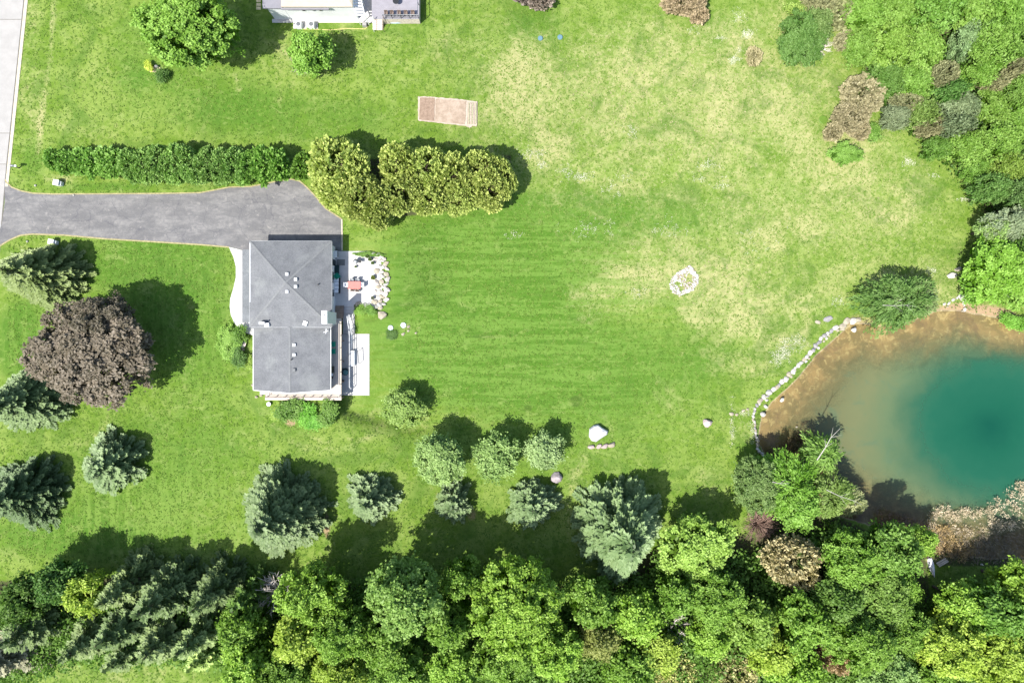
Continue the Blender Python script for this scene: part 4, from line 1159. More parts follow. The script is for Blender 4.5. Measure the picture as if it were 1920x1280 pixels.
# deck furniture
for k, py_ in enumerate((645, 658.5)):
    chair(624.5, py_, DZ, -math.pi / 2, TEALC, ('upper' if k == 0 else 'lower') + ' of the two green resin chairs on the deck', 'green chairs on the deck', 0.62, 'resin_chair')
gx_, gy_, _ = P(621, 693, DZ + 0.6)
gb = thing('gas_grill', 'black gas grill against the wall on the deck', 'grill', (gx_, gy_, DZ))
MB().box(gx_ - 0.25, gy_ - 0.4, DZ, gx_ + 0.25, gy_ + 0.4, DZ + 0.75).build('cabinet', BLACK, gb)
MB().tube([(gx_, gy_ - 0.4, DZ + 0.8), (gx_, gy_ + 0.4, DZ + 0.8)], 0.24, 10).build('hood', BLACK, gb)
MB().box(gx_ - 0.22, gy_ - 0.75, DZ + 0.72, gx_ + 0.22, gy_ - 0.41, DZ + 0.76).build('side_shelf', PURE, gb)
gx_, gy_, _ = P(621, 707, DZ + 0.3)
tag(MB().box(gx_ - 0.16, gy_ - 0.18, DZ, gx_ + 0.16, gy_ + 0.18, DZ + 0.35).build('storage_box', BLACK), 'small black box below the grill on the deck', 'box')
# lower walk
LZ = LOW + 0.06
ux, uy, _ = P(645, 697, LZ + 1.0)
hm = thing('round_lounger', 'round dark wicker seat on the shaded lower patio', 'chair', (ux, uy, LZ))
WICK = simple('dark_wicker', (0.03, 0.06, 0.065), 0.6, 0.3, 9, bstr=0.6)
MB().tube([(ux, uy, LZ), (ux, uy, LZ + 0.34)], [0.42, 0.46], 18).build('seat', WICK, hm)
arc = MB(); 
for i in range(12):
    a_ = math.pi * (0.15 + 1.1 * i / 11); q = (ux + math.cos(a_) * 0.42, uy + math.sin(a_) * 0.42)
    arc.tube([(q[0], q[1], LZ + 0.3), (ux + math.cos(a_) * 0.47, uy + math.sin(a_) * 0.47, LZ + 0.85)], 0.025, 5)
arc.build('backrest', WICK, hm)
MB().tube([(ux + 0.03, uy - 0.1, LZ + 0.34), (ux + 0.03, uy - 0.1, LZ + 0.42)], [0.33, 0.28], 16).build('cushion', simple('teal_cushion', (0.10, 0.22, 0.22), 0.8), hm)
bx, by, _ = P(643.5, 713.5, LZ + 0.2)
tag(MB().tube([(bx, by, LZ), (bx, by, LZ + 0.3)], [0.12, 0.14], 12).build('bucket', BLACK), 'small black bucket on the shaded lower patio', 'bucket')
wx_, wy_, _ = P(661, 671.5, LZ + 0.5)
wb = thing('white_cabinet', 'narrow white cabinet beside the bent grey rail on the lower patio', 'cabinet', (wx_, wy_, LZ))
MB().box(wx_ - 0.2, wy_ - 0.95, LZ, wx_ + 0.2, wy_ + 0.95, LZ + 0.55).build('body', PURE, wb); MB().box(wx_ - 0.22, wy_ - 0.97, LZ + 0.55, wx_ + 0.22, wy_ + 0.97, LZ + 0.59).build('lid', PURE, wb)
rl = thing('handrail', 'bent grey metal handrail on the white lower patio', 'railing', (*P(669, 657, LZ)[:2], LZ))
q = [P(662, 657, LZ + 0.9), P(671, 657, LZ + 0.9), P(672.5, 681, LZ + 0.9)]
MB().tube(q, 0.05, 6).build('top_rail', STEEL, rl)
for c_ in q: MB().tube([(c_[0], c_[1], LZ), c_], 0.035, 6).build('post', STEEL, rl)
rl = thing('stair_railing', 'long white metal railing running down beside the garden stairs and the lower patio', 'railing', (*P(655, 600, 0)[:2], LOW))
A = [P(654, 590, 0.75), P(657, 612, 0.1), P(659, 628, LZ + 0.9), P(658.5, 655, LZ + 0.9)]
B = [P(650.5, 592, 0.72), P(653, 612, 0.1), P(655, 628, LZ + 0.9), P(655, 725, LZ + 0.9), P(658, 730, LZ + 0.9)]
for L_ in (A, B):
    MB().tube(L_, 0.035, 6).build('top_rail', GALV, rl)
    MB().tube([(a_, b_, c_ - 0.45) for a_, b_, c_ in L_], 0.02, 5).build('lower_rail', GALV, rl)
    for k in range(len(L_) - 1):
        for f_ in (0.0, 0.5):
            c_ = tuple(L_[k][j] * (1 - f_) + L_[k + 1][j] * f_ for j in range(3))
            MB().tube([(c_[0], c_[1], c_[2] - 0.95), c_], 0.025, 5).build('post', GALV, rl)
# post and rail at the head of the lower patio
rl = thing('short_railing', 'short dark railing between the deck and the lower patio', 'railing', (*P(650, 627, LZ)[:2], LZ))
MB().tube([P(641, 626, LZ + 0.95), P(661, 626.5, LZ + 0.95)], 0.03, 6).build('top_rail', STEEL, rl)
for a_ in (641, 647, 654, 661):
    c_ = P(a_, 626.3, LZ + 0.95); MB().tube([(c_[0], c_[1], LZ), c_], 0.022, 5).build('post', STEEL, rl)

# ------------------------------------------------------------------ neighbour's house at the top edge
nb = thing('neighbour_house', 'white neighbouring house with beige and slate roofs at the top edge', 'house', (*P(600, 20, 0)[:2], 0))
zr = 3.6
x0, y0, x1, _ = corners(527, 0, 661, 13, zr); yT = y0 + 14.0
MB().box(x0 + 0.05, y0 + 0.22, -0.2, x1 - 0.05, yT, zr - 0.28).build('wall', WALLW, nb)
n_ = MB(); n_.v = [(x0, y0, zr), (x1, y0, zr), (x1, yT, zr), (x0, yT, zr), (x0 + 3, y0 + 6, zr + 1.5), (x1 - 3, y0 + 6, zr + 1.5)]
n_.v += [(x0, y0, zr - 0.2), (x1, y0, zr - 0.2), (x1, yT, zr - 0.2), (x0, yT, zr - 0.2)]
n_.f = [(0, 1, 5, 4), (1, 2, 5), (2, 3, 4, 5), (3, 0, 4), (6, 9, 8, 7), (0, 6, 7, 1), (1, 7, 8, 2), (3, 9, 6, 0)]
n_.build('roof', NBROOF, nb)
a = P(527, 18.5, zr - 0.3); b = P(617, 18.5, zr - 0.3)
MB().box(a[0], a[1], zr - 0.42, b[0], y0 - 0.01, zr - 0.28).build('eave', NBDARK, nb)
a = P(492, 16, 3.2); b = P(529, 16, 3.2)
MB().box(a[0], a[1], 3.0, x0 - 0.02, yT, 3.2).build('roof', NBDARK, nb)
MB().box(a[0] + 0.4, a[1] + 0.2, -0.2, x0 + 0.04, yT, 3.0).build('wall', WALLW, nb)
for xx in (569, 588, 601):
    q = P(xx, 22, 2.4); MB().box(q[0] - 0.15, y0 + 0.14, 2.2, q[0] + 0.15, y0 + 0.22, 2.6).build('wall_light', BLACK if xx == 569 else STEEL, nb)
yw = y0 + 0.22
a = P(510, 30, 0.1); b = P(682, 42.5, 0.1)
tag(MB().box(a[0], b[1], -0.2, b[0] - 0.0, yw - 0.002, 0.06).build('foundation_strip', CONC), 'white concrete strip along the neighbouring house wall', kind='structure')
x, y, _ = P(695, 20, 0); a = P(668, 43, 0.05); b = P(699, 43, 0.05)
MB_ = MB().box(a[0], a[1], -0.2, b[0], a[1] + 9, 0.07)
tag(MB_.build('side_walk', CONC), 'white concrete walk between the neighbouring house and its deck', kind='structure')
pg = thing('pergola', 'white slatted pergola at the right corner of the neighbouring house', 'pergola', (*P(672, 10, 0)[:2], 0))
for k in range(7):
    a = P(655 + k * 2.1, 28 - (6 - k) * 5.6 + 0, 2.6); b = P(676 + k * 1.2, 28 - (6 - k) * 5.6, 2.6)
    MB().box(a[0], a[1] - 0.10, 2.55, b[0], a[1] + 0.10, 2.6).build('slat', TRIM, pg)
for (aa, bb_) in (((655, -6), (668, 29)), ((676, -6), (684, 29))):
    MB().tube([P(*aa, 2.5), P(*bb_, 2.5)], 0.06, 4).build('beam', TRIM, pg)
for c_ in (P(668, 29, 2.5), P(684, 29, 2.5), P(676, -6, 2.5)): MB().tube([(c_[0], c_[1], 0), c_], 0.06, 5).build('post', TRIM, pg)
zd = 1.35
dk = thing('neighbour_deck', 'raised grey violet deck of the neighbouring house', 'deck', (*P(742, 20, 0)[:2], 0))
x0, y0, x1, _ = corners(697, 0, 786, 36, zd)
mbk = MB(); s = 0.16; yy = y0
while yy < y0 + 7: mbk.box(x0, yy, zd - 0.05, x1, yy + s - 0.01, zd + random.uniform(-.003, .003)); yy += s
tag(mbk.build('decking', NBDECK, dk), kind='stuff')
MB().box(x0 + 0.04, y0 + 0.04, 0, x1 - 0.04, y0 + 7, zd - 0.06).build('skirt', simple('beige_skirt', (0.50, 0.44, 0.36), 0.8), dk)
tr_ = MB(); tr_.tube([(x0 + 1.5, y0 + 0.06, zd + 0.95), (x1 - 0.06, y0 + 0.06, zd + 0.95), (x1 - 0.06, y0 + 7, zd + 0.95)], 0.04, 5); rr_ = tr_.build('railing', STEEL, dk)
for xx in np.linspace(x0 + 1.5, x1 - 0.06, 5): MB().tube([(xx, y0 + 0.06, zd), (xx, y0 + 0.06, zd + 0.95)], 0.035, 5).build('post', BLACK, rr_)
for yy in (y0 + 1.7, y0 + 3.4): MB().tube([(x1 - 0.06, yy, zd), (x1 - 0.06, yy, zd + 0.95)], 0.035, 5).build('post', BLACK, rr_)
bl = MB()
for xx in np.arange(x0 + 1.6, x1 - 0.1, 0.14): bl.box(xx - 0.01, y0 + 0.05, zd, xx + 0.01, y0 + 0.07, zd + 0.93)
tag(bl.build('baluster', STEEL, rr_), kind='stuff')
for k, xx in enumerate((724, 735, 748.5, 761, 774)):
    nmn = ('leftmost', 'second', 'middle', 'fourth', 'rightmost')[k]
    chair(xx, 25.5, zd, math.pi, simple('brown_wicker', (0.16, 0.12, 0.10), 0.7, 0.2, 9), nmn + ' brown chair from the stairs in the row on the neighbouring deck' if k else 'leftmost brown chair of the row on the neighbouring deck', 'row of brown chairs on the neighbouring deck', 0.42)
tx_, ty_, _ = P(742, 2, zd + 0.7)
tt = thing('deck_table', 'small dark table at the top of the neighbouring deck', 'table', (tx_, ty_, zd))
MB().cyl((tx_, ty_), 0.38, zd + 0.68, zd + 0.72, 14).build('tabletop', BLACK, tt); MB().cyl((tx_, ty_), 0.05, zd, zd + 0.68, 8).build('leg', BLACK, tt)
st = thing('neighbour_stairs', 'tan wooden stairs running down from the neighbouring deck to the lawn', 'stairs', (*P(708, 50, 0)[:2], 0))
for k in range(7):
    z = zd * (1 - (k + 0.5) / 7.5); a = P(699, 33 + k * 3.4, z); b = P(717, 33 + (k + 1) * 3.4, z)
    MB().box(a[0], b[1] + 0.015, z - 0.06, b[0], a[1], z).build('tread', DECKW, st)
for xx in (699, 718):
    MB().tube([P(xx, 31, zd + 0.8), P(xx + 0.5, 55, 0.8)], 0.03, 5).build('handrail', TRIM if xx == 699 else DECKB, st)
    for q in (P(xx, 31, zd + 0.8), P(xx + 0.5, 55, 0.8)): MB().tube([(q[0], q[1], 0), q], 0.03, 5).build('post', TRIM if xx == 699 else DECKB, st)
a = P(741, 39, 0.4)
ky = thing('kayak', 'pale blue kayak lying along the foot of the neighbouring deck', 'kayak', (a[0], a[1], 0))
PB = simple('pale_blue', (0.42, 0.55, 0.60), 0.4, 0.05)
kk = MB(); kk.tube([(a[0] - 1.5, a[1], .25), (a[0] - 0.9, a[1], .2), (a[0], a[1], .2), (a[0] + 0.9, a[1], .2), (a[0] + 1.5, a[1], .25)], [0.04, 0.2, 0.28, 0.2, 0.04], 10); kk.build('hull', PB, ky)
kc = MB(); kc.tube([(a[0] - 0.35, a[1], .49), (a[0] + 0.35, a[1], .49)], [0.1, 0.1], 6); kc.build('cockpit', BLACK, ky)
# window wells / air conditioners
for k, xx in enumerate((561, 585)):
    a = P(xx, 48, 0.4)
    ac = thing('air_conditioner', ('left' if k == 0 else 'right') + ' grey air conditioner on the pad below the neighbouring wall', 'air conditioner', (a[0], a[1], 0))
    MB().box(a[0] - 0.36, a[1] - 0.36, 0.1, a[0] + 0.36, a[1] + 0.36, 0.8).build('housing', GALV, ac, 0.03)
    MB().cyl((a[0], a[1]), 0.28, 0.80, 0.83, 14).build('fan_guard', STEEL, ac)
a = P(550, 41, 0.05); b = P(596, 54, 0.05)
tag(MB().box(a[0], b[1], -0.2, b[0], a[1], 0.08).build('equipment_pad', CONC), 'white concrete pad under the two air conditioners', kind='structure')
a = P(684, 47, 0.2)
tag(MB().box(a[0] - 0.28, a[1] - 0.24, 0, a[0] + 0.28, a[1] + 0.24, 0.5, 0.03).build('planter_box', TERRA), 'small grey planter left of the neighbouring stairs', 'planter')
for k, yy in enumerate((2, 9.5, 16)):
    a = G(485, yy)
    tag(MB().obox(a, 0.56, 0.36, -0.1, 0.05).build('stepping_stone', simple('cream_stone', (0.56, 0.47, 0.27), 0.9)), ('uppermost', 'middle', 'lowest')[k] + ' cream stepping stone left of the neighbouring slate roof', 'stepping stone', 'stepping stones beside the neighbouring house')
hs = MB(); hs.tube([G(a_, b_)[:2] + (0.03,) for a_, b_ in [(566, 55), (590, 55.5), (620, 57), (650, 54), (668, 54.5), (685, 55), (690, 50)]], 0.05, 5)
tag(hs.build('garden_hose', simple('straw_hose', (0.45, 0.40, 0.16), 0.7)), 'yellowish hose lying in the grass below the neighbouring house', 'hose')
# ------------------------------------------------------------------ trees and shrubs
BS = (0.105, 0.155, 0.062); BSD = (0.072, 0.115, 0.045); OS = (0.115, 0.155, 0.052); DG = (0.066, 0.128, 0.028); MG = (0.108, 0.200, 0.036)
LG = (0.150, 0.260, 0.045); YG = (0.190, 0.275, 0.048); GC = (0.305, 0.350, 0.105); PU = (0.125, 0.106, 0.076); BR = (0.205, 0.185, 0.105)
GGC = (0.120, 0.145, 0.100); TN = (0.340, 0.300, 0.160); PG = (0.185, 0.275, 0.085)
F_UP = 'trees and shrubs of the upper right thicket'
F_LO = 'trees of the lower belt'
# upper left
plant('leafy', 361, 54, 90, 11, LG, 'broad light green tree on the upper lawn, left of the neighbouring house', ry=84)
plant('leafy', 583, 101, 43, 6.5, LG, 'small bright green tree with pale stems just below the neighbouring house')
twigs('greythin', 562, 112, 26, 6.5, 'bare forked sapling with pale stems beside the small bright tree', 'tree', 'bare_sapling')
plant('leafy', 279.5, 123.5, 9, 0.9, (0.36, 0.42, 0.07), 'small pale yellow shrub in the little bed on the upper lawn', 'shrub', name='garden_shrub')
plant('leafy', 303, 142, 13, 1.0, DG, 'small dark green shrub in the little bed on the upper lawn', 'shrub', name='garden_shrub')
# hedge along the drive
HG = 'hedge of cedars along the driveway'
hd = [(102, 301, 17, 20), (124, 305, 19, 24), (149, 304, 20, 26), (175, 307, 22, 26), (203, 307, 24, 30), (222, 306, 19, 26)]
wl = ['leftmost and smallest cedar of the hedge by the road', 'second cedar of the low hedge end from the road', 'third cedar of the low hedge end, above the white utility box',
      'fourth cedar of the low hedge end', 'fifth cedar of the low hedge end, rounder than those beside it', 'last cedar of the low hedge end, just before the tall stretch']
for (a, b, c, d), l in zip(hd, wl): plant('cedar', a, b, c, 2.4, (0.145, 0.26, 0.055), l, group=HG, ry=d)
hd = [(248, 310, 27, 36), (275, 312, 28, 39), (303, 310, 28, 40), (331, 312, 28, 41), (359, 312, 28, 41), (388, 313, 28, 40), (416, 314, 27, 39), (443, 312, 28, 38), (470, 312, 28, 36), (498, 311, 27, 33), (523, 311, 23, 29)]
wl = ['first tall cedar of the hedge, beside the low end', 'second tall cedar of the hedge', 'third tall cedar of the hedge', 'fourth tall cedar of the hedge', 'fifth tall cedar of the hedge', 'middle tall cedar of the hedge, above where the driveway starts to widen',
      'seventh tall cedar of the hedge', 'eighth tall cedar of the hedge above the widening driveway', 'ninth tall cedar of the hedge', 'tenth tall cedar of the hedge, next to its rounded end', 'rounded last cedar of the tall hedge, right end']
for (a, b, c, d), l in zip(hd, wl): plant('cedar', a, b, c, 3.8, (0.19, 0.30, 0.085) if a < 460 else (0.15, 0.27, 0.055), l, group=HG, ry=d)
plant('cedar', 569, 313, 21, 3.0, MG, 'single green cedar between the hedge and the golden trees', ry=27)
# golden block
gl_ = [(640, 318, 58, 66, 6.8, 'tall golden cedar at the upper left of the golden group'), (632, 355, 50, 46, 6.2, 'golden cedar overhanging the driveway corner'), (684, 372, 48, 50, 7.0, 'brownish golden cedar in the middle of the left golden mass'),
       (704, 402, 36, 32, 5.6, 'lowest golden cedar, sticking out below the golden group'), (745, 312, 40, 46, 6.6, 'golden cedar just right of the dark gap in the golden group'), (752, 366, 42, 46, 6.0, 'golden cedar below the dark gap in the golden group'),
       (800, 318, 42, 48, 6.4, 'golden cedar on the upper edge of the golden group below the bare plot'), (806, 372, 40, 38, 5.8, 'golden cedar on the lower edge of the golden group, left of centre'), (853, 330, 42, 50, 6.4, 'golden cedar at the centre of the right golden mass'),
       (862, 372, 38, 36, 5.6, 'yellow green cedar on the lower edge of the right golden mass'), (905, 318, 38, 40, 6.2, 'golden cedar at the upper right of the golden group'), (918, 358, 40, 40, 6.2, 'golden cedar at the lower right of the golden group'), (945, 338, 26, 42, 5.0, 'rightmost golden cedar, partly in its own shade')]
for a, b, c, d, h, l in gl_:
    plant('cedar', a, b, c, h, tuple(q * f_gc for q in GC) if (f_gc := random.uniform(.92, 1.06)) else GC, l, group='golden cedars beside the driveway', ry=d)
# left lawn
plant('spruce', 70, 514, 88, 9.5, OS, 'olive green spruce near the road end of the driveway', ry=66)
plant('leafy', 182, 664, 118, 8.8, PU, 'huge purple leaved maple on the front lawn', ry=102, name='purple_maple', rot=0)
plant('leafy', 200, 606, 56, 8.6, tuple(q * 0.92 for q in PU), 'smaller purple leaved crown at the upper side of the huge purple maple', name='purple_maple')
plant('spruce', 42, 752, 84, 9.0, BS, 'green spruce at the left edge below the purple maple', ry=66)
plant('spruce', 207, 869, 62, 6.5, BS, 'blue green spruce standing alone below the purple maple', ry=56)
plant('spruce', 38, 928, 74, 9.0, BSD, 'dark spruce at the left edge below the lone blue green spruce', ry=72)
plant('spruce', 524, 964, 96, 11.5, BS, 'large blue green spruce on the lawn below the house', ry=86)
plant('spruce', 693, 935, 48, 5.5, BS, 'small spruce with swept branches right of the large lawn spruce', ry=52)
plant('leafy', 755, 763, 42, 4.0, (0.16, 0.24, 0.06), 'small yellow green bushy tree right of the lower patio', ry=36)
plant('leafy', 826, 858, 54, 5.6, PG, 'largest and leftmost of the three pale round trees', ry=48, group='three pale round trees on the lower lawn')
plant('leafy', 931, 857, 42, 5.2, PG, 'middle of the three pale round trees', ry=46, group='three pale round trees on the lower lawn')
plant('leafy', 1021, 846, 38, 4.6, (0.20, 0.28, 0.11), 'rightmost and palest of the three pale round trees', ry=40, group='three pale round trees on the lower lawn')
plant('spruce', 850, 943, 37, 4.6, BS, 'compact spruce just below the largest pale round tree', ry=40)
plant('spruce', 998, 947, 47, 5.6, BS, 'spruce below and left of the pinkish boulder', ry=52)
plant('spruce', 1163, 994, 90, 13.0, BS, 'tall broad blue green spruce in the middle of the lower lawn', ry=104)
# house shrubs
plant('leafy', 430, 645, 24, 1.1, LG, 'leafy light green shrub at the curve of the front walk', 'shrub', name='garden_shrub', ry=36)
plant('leafy', 448, 628, 15, 1.3, MG, 'dark green plant between the front walk and the round fountain', 'shrub', name='garden_shrub', ry=18)
plant('leafy', 447, 668, 14, 1.2, DG, 'dark green plant just below the round fountain', 'shrub', name='garden_shrub', ry=20)
plant('leafy', 466, 678, 9, 0.5, YG, 'low yellow green plant against the front wall', 'shrub', name='garden_shrub', ry=14)
plant('leafy', 540, 768, 26, 1.3, MG, 'dark green shrub under the left half of the deck edge', 'shrub', name='garden_shrub', ry=22)
plant('leafy', 572, 775, 20, 0.9, (0.11, 0.27, 0.03), 'vivid green low shrub in the bed below the deck', 'shrub', name='garden_shrub', ry=22)
plant('leafy', 590, 790, 22, 0.8, (0.10, 0.25, 0.03), 'vivid green ground cover clump at the lower tip of the deck bed', 'shrub', name='garden_shrub', ry=14)
plant('leafy', 613, 774, 19, 1.3, MG, 'dark green shrub under the right half of the deck edge', 'shrub', name='garden_shrub', ry=24)
plant('leafy', 520, 772, 14, 0.5, YG, 'low pale green plant at the left end of the deck bed', 'shrub', name='garden_shrub', ry=16)
plant('leafy', 676, 581, 12, 0.7, LG, 'low green plant below the upper patio by the stairs', 'shrub', name='garden_shrub', ry=9)
plant('leafy', 695, 581, 11, 0.7, MG, 'low green plant between the upper patio and the end boulder', 'shrub', name='garden_shrub', ry=9)
plant('leafy', 733, 628, 12, 0.3, DG, 'low dark green patch of plants below the pale septic lids', 'shrub', name='garden_shrub', ry=9)
plant('leafy', 690, 477, 30, 0.4, MG, 'low green fringe along the upper edge of the upper patio', 'shrub', name='garden_shrub', ry=5, rot=0)
# lower belt
LB = [
 ('leafy', 60, 1118, 46, 9, DG, 'dark green tree at the left end of the lower belt'), ('leafy', 118, 1090, 48, 8, (0.06, 0.13, 0.03), 'deep green tree at the upper left corner of the lower belt'),
 ('leafy', 176, 1108, 40, 8.5, YG, 'yellow green maple among the dark spruces of the lower belt'), ('spruce', 250, 1092, 52, 11, BS, 'pale tipped spruce on the belt edge, right of the yellow green maple'),
 ('spruce', 322, 1108, 60, 12, BSD, 'dark blue green spruce at the centre of the left belt'), ('spruce', 412, 1100, 48, 12, BSD, 'dark spruce on the upper edge of the belt, left of the bare grey tree'),
 ('spruce', 470, 1110, 42, 9, DG, 'low dark spruce beside the bare grey tree'), ('spruce', 75, 1165, 58, 10, BSD, 'dark spruce below the deep green corner tree'),
 ('spruce', 28, 1222, 60, 9, (0.15, 0.16, 0.11), 'greyish spruce at the lower left corner'), ('spruce', 180, 1190, 52, 10, BS, 'blue green spruce on the lower edge of the belt near its left end'),
 ('spruce', 245, 1165, 54, 11, BSD, 'dark green spruce in the middle of the left belt below the maple'), ('spruce', 240, 1222, 40, 7, BS, 'small pale spruce on the lower edge of the belt above the strip of lawn'),
 ('spruce', 318, 1190, 54, 10, BS, 'blue green spruce with pale tips above the lower strip of lawn'), ('spruce', 384, 1180, 50, 11, BS, 'upright spruce in the belt, third from the bare grey tree'),
 ('spruce', 388, 1222, 36, 7, PG, 'pale little spruce at the lower edge of the belt, beside the light leafy trees'), ('leafy', 455, 1170, 44, 9, MG, 'green leafy tree between the spruces and the light leafy trees'),
 ('leafy', 470, 1238, 50, 9, LG, 'light green tree at the lower edge of the picture, left of the long leafy stretch'),
 ('leafy', 590, 1112, 62, 12, LG, 'big light green tree right of the bare grey tree'), ('leafy', 560, 1190, 52, 10, YG, 'yellow green tree below the big light green tree'),
 ('leafy', 648, 1176, 54, 11, MG, 'mid green tree at the centre left of the long leafy stretch'), ('leafy', 762, 1108, 74, 13.5, (0.13, 0.225, 0.06), 'feathery pale green tree on the upper edge of the belt'),
 ('leafy', 866, 1078, 38, 10, MG, 'small green crown between the two big trees of the middle belt'), ('leafy', 968, 1122, 88, 14, LG, 'largest light green tree in the middle of the lower belt'),
 ('leafy', 842, 1160, 50, 11, MG, 'mid green tree in the middle belt, left below the largest tree'), ('leafy', 720, 1190, 48, 10, MG, 'green tree below the feathery pale tree'),
 ('leafy', 540, 1262, 54, 9, MG, 'green tree on the bottom edge, second from the strip of lawn'), ('leafy', 640, 1256, 54, 9, YG, 'yellowish tree on the bottom edge left of centre'),
 ('leafy', 745, 1258, 58, 9, MG, 'green tree on the bottom edge near the picture centre'), ('leafy', 850, 1250, 56, 9, LG, 'light green tree on the bottom edge just left of the centre'),
 ('leafy', 945, 1232, 56, 10, MG, 'green tree on the bottom edge below the largest light green tree'), ('leafy', 1040, 1218, 54, 10, LG, 'light tree on the lower edge, right of the largest tree'),
 ('leafy', 1108, 1120, 50, 10, MG, 'mid green tree below and left of the tall broad spruce'), ('leafy', 1188, 1148, 48, 9, LG, 'light tree directly below the tall broad spruce'),
 ('leafy', 1120, 1190, 44, 9, (0.13, 0.16, 0.05), 'olive tree in the belt below the tall broad spruce'), ('leafy', 1228, 1215, 46, 6, YG, 'low olive yellow tree left of the pale bare branches'),
 ('leafy', 1305, 1028, 68, 8, (0.165, 0.27, 0.06), 'bright yellow green tree right of the tall broad spruce'), ('leafy', 1268, 1110, 42, 8, MG, 'green tree below the bright yellow green tree'),
 ('leafy', 1345, 1120, 56, 9, MG, 'green tree left below the tan tree'), ('leafy', 1330, 1190, 40, 8, LG, 'light green tree in the lower belt, right of the pale bare branches'),
 ('leafy', 1400, 1160, 50, 9, (0.12, 0.20, 0.04), 'green tree directly below the tan tree'), ('leafy', 1440, 1215, 48, 9, YG, 'yellow green tree above the dry grass at the bottom edge'),
 ('leafy', 1500, 1160, 52, 10, MG, 'mid green tree between the tan tree and the right forest'), ('brush', 1372, 1255, 50, 3.2, (0.24, 0.24, 0.12), 'dry yellowish brush at the bottom edge'),
 ('brush', 1265, 1258, 46, 3.0, (0.27, 0.29, 0.12), 'pale grassy brush on the bottom edge below the bare branches'), ('leafy', 1180, 1258, 48, 8, MG, 'green tree on the bottom edge below the olive tree'),
 ('brush', 1560, 1218, 40, 5, (0.24, 0.19, 0.12), 'pinkish tan brush among the green trees of the lower right'),
 ('leafy', 1590, 1044, 56, 10, MG, 'green tree on the pond side, between the tan tree and the marsh'), ('leafy', 1660, 1024, 52, 10, (0.10, 0.19, 0.04), 'green tree at the lower left corner of the pond'),
 ('leafy', 1722, 1012, 30, 6, LG, 'small bright tree at the edge of the marsh, above the rowing boat'), ('leafy', 1632, 1110, 66, 8.5, (0.10, 0.18, 0.04), 'large mid green tree left of the rowing boat'),
 ('leafy', 1682, 1100, 36, 5.5, MG, 'green tree immediately left of the rowing boat'), ('leafy', 1560, 1120, 52, 10, DG, 'shady green tree right of the tan tree'),
 ('leafy', 1690, 1176, 52, 8.5, MG, 'green tree below the rowing boat, left of the shaded grass'), ('leafy', 1600, 1190, 60, 11, MG, 'wide green tree above the pinkish tan brush'),
 ('leafy', 1650, 1252, 56, 10, (0.14, 0.24, 0.08), 'pale green tree on the bottom edge near the right corner'), ('leafy', 1490, 1262, 48, 8, LG, 'light tree on the bottom edge left of the tan brush'),
 ('leafy', 1800, 1128, 44, 9, LG, 'bright feathery tree below the shaded grass by the boat'), ('leafy', 1770, 1210, 62, 11, YG, 'bright yellow green tree in the lower right corner region'),
 ('leafy', 1852, 1140, 52, 11, (0.10, 0.20, 0.04), 'green tree in the lower right below the brown marsh'), ('leafy', 1905, 1100, 52, 10, LG, 'bright tree on the right edge below the marsh'),
 ('leafy', 1858, 1220, 60, 11, YG, 'yellow green tree near the lower right corner'), ('leafy', 1925, 1180, 50, 10, MG, 'green tree at the right edge above the corner'),
 ('leafy', 1925, 1262, 56, 10, LG, 'light tree in the lower right corner'), ('leafy', 1755, 1272, 54, 9, MG, 'green tree on the bottom edge, third from the right corner'),
 ('leafy', 1500, 1040, 30, 5, DG, 'dark undergrowth bush behind the tan tree'),
]
for k, a, b, r_, h, c_, l in LB:
    plant(k, a, b, r_, h, tuple(q * w for q, w in zip(c_, (1.20, 1.12, 1.0))), l, group=F_LO)
plant('brush', 1478, 1045, 52, 6.5, TN, 'tan brown dry tree at the lower left of the pond', group=F_LO, ry=50)
plant('brush', 1500, 1075, 34, 6.0, TN, 'tan brown dry crown at the lower side of the tan tree', group=F_LO, ry=36)
twigs('grey', 515, 1116, 42, 6.5, 'bare grey tree between the dark spruces and the light leafy trees', 'tree', 'bare_tree')
twigs('greythin', 1262, 1180, 32, 6, 'bare tree with pale branches near the bottom of the lower belt', 'tree', 'bare_tree')
twigs('greythin', 1268, 1245, 24, 3, 'grey bare bush at the bottom edge below the pale branches', 'shrub')
twigs('greythin', 1412, 1258, 24, 3, 'grey bare bush in the dry grass at the bottom edge', 'shrub')
twigs('brown', 1427, 985, 34, 3.0, 'purple brown bare shrub at the lawn edge, left of the tan tree', 'shrub')
# pond trees
plant('leafy', 1412, 905, 42, 6.5, (0.105, 0.165, 0.048), 'dusky green tree at the lawn side of the pond trees', ry=58)
plant('willow', 1478, 905, 60, 8.0, (0.125, 0.24, 0.035), 'bright green willow in the middle of the pond trees', ry=62)
plant('leafy', 1490, 950, 46, 6.5, (0.125, 0.23, 0.04), 'bright green crown at the lower side of the pond trees')
plant('willow', 1546, 928, 62, 7.0, (0.15, 0.22, 0.055), 'willow reaching furthest out over the pond', ry=46)
plant('willow', 1540, 848, 38, 7.5, (0.13, 0.22, 0.045), 'slender willow top pointing up over the dark water', ry=42)
plant('willow', 1590, 940, 36, 5.0, (0.24, 0.26, 0.12), 'pale yellowish willow branch over the water', ry=30)
def limb(pts, r0, label):
    q = [P(a, b, c) for a, b, c in pts]
    t = thing('pale_limb', label, 'branch', q[0]); mb = MB(); mb.tube(q, [r0 * (1 - 0.75 * i / (len(q) - 1)) for i in range(len(q))], 6)
    for i in range(1, len(q) - 1):
        for s in (-1, 1):
            d = Vector(q[i + 1]) - Vector(q[i]); n_ = Vector((-d.y, d.x, 0)) * 0.45 * s; e = Vector(q[i]) + d * 0.7 + n_
            mb.tube([q[i], tuple(e)], [r0 * 0.4, r0 * 0.12], 4)
    mb.build('branch', PALEBARK, t)
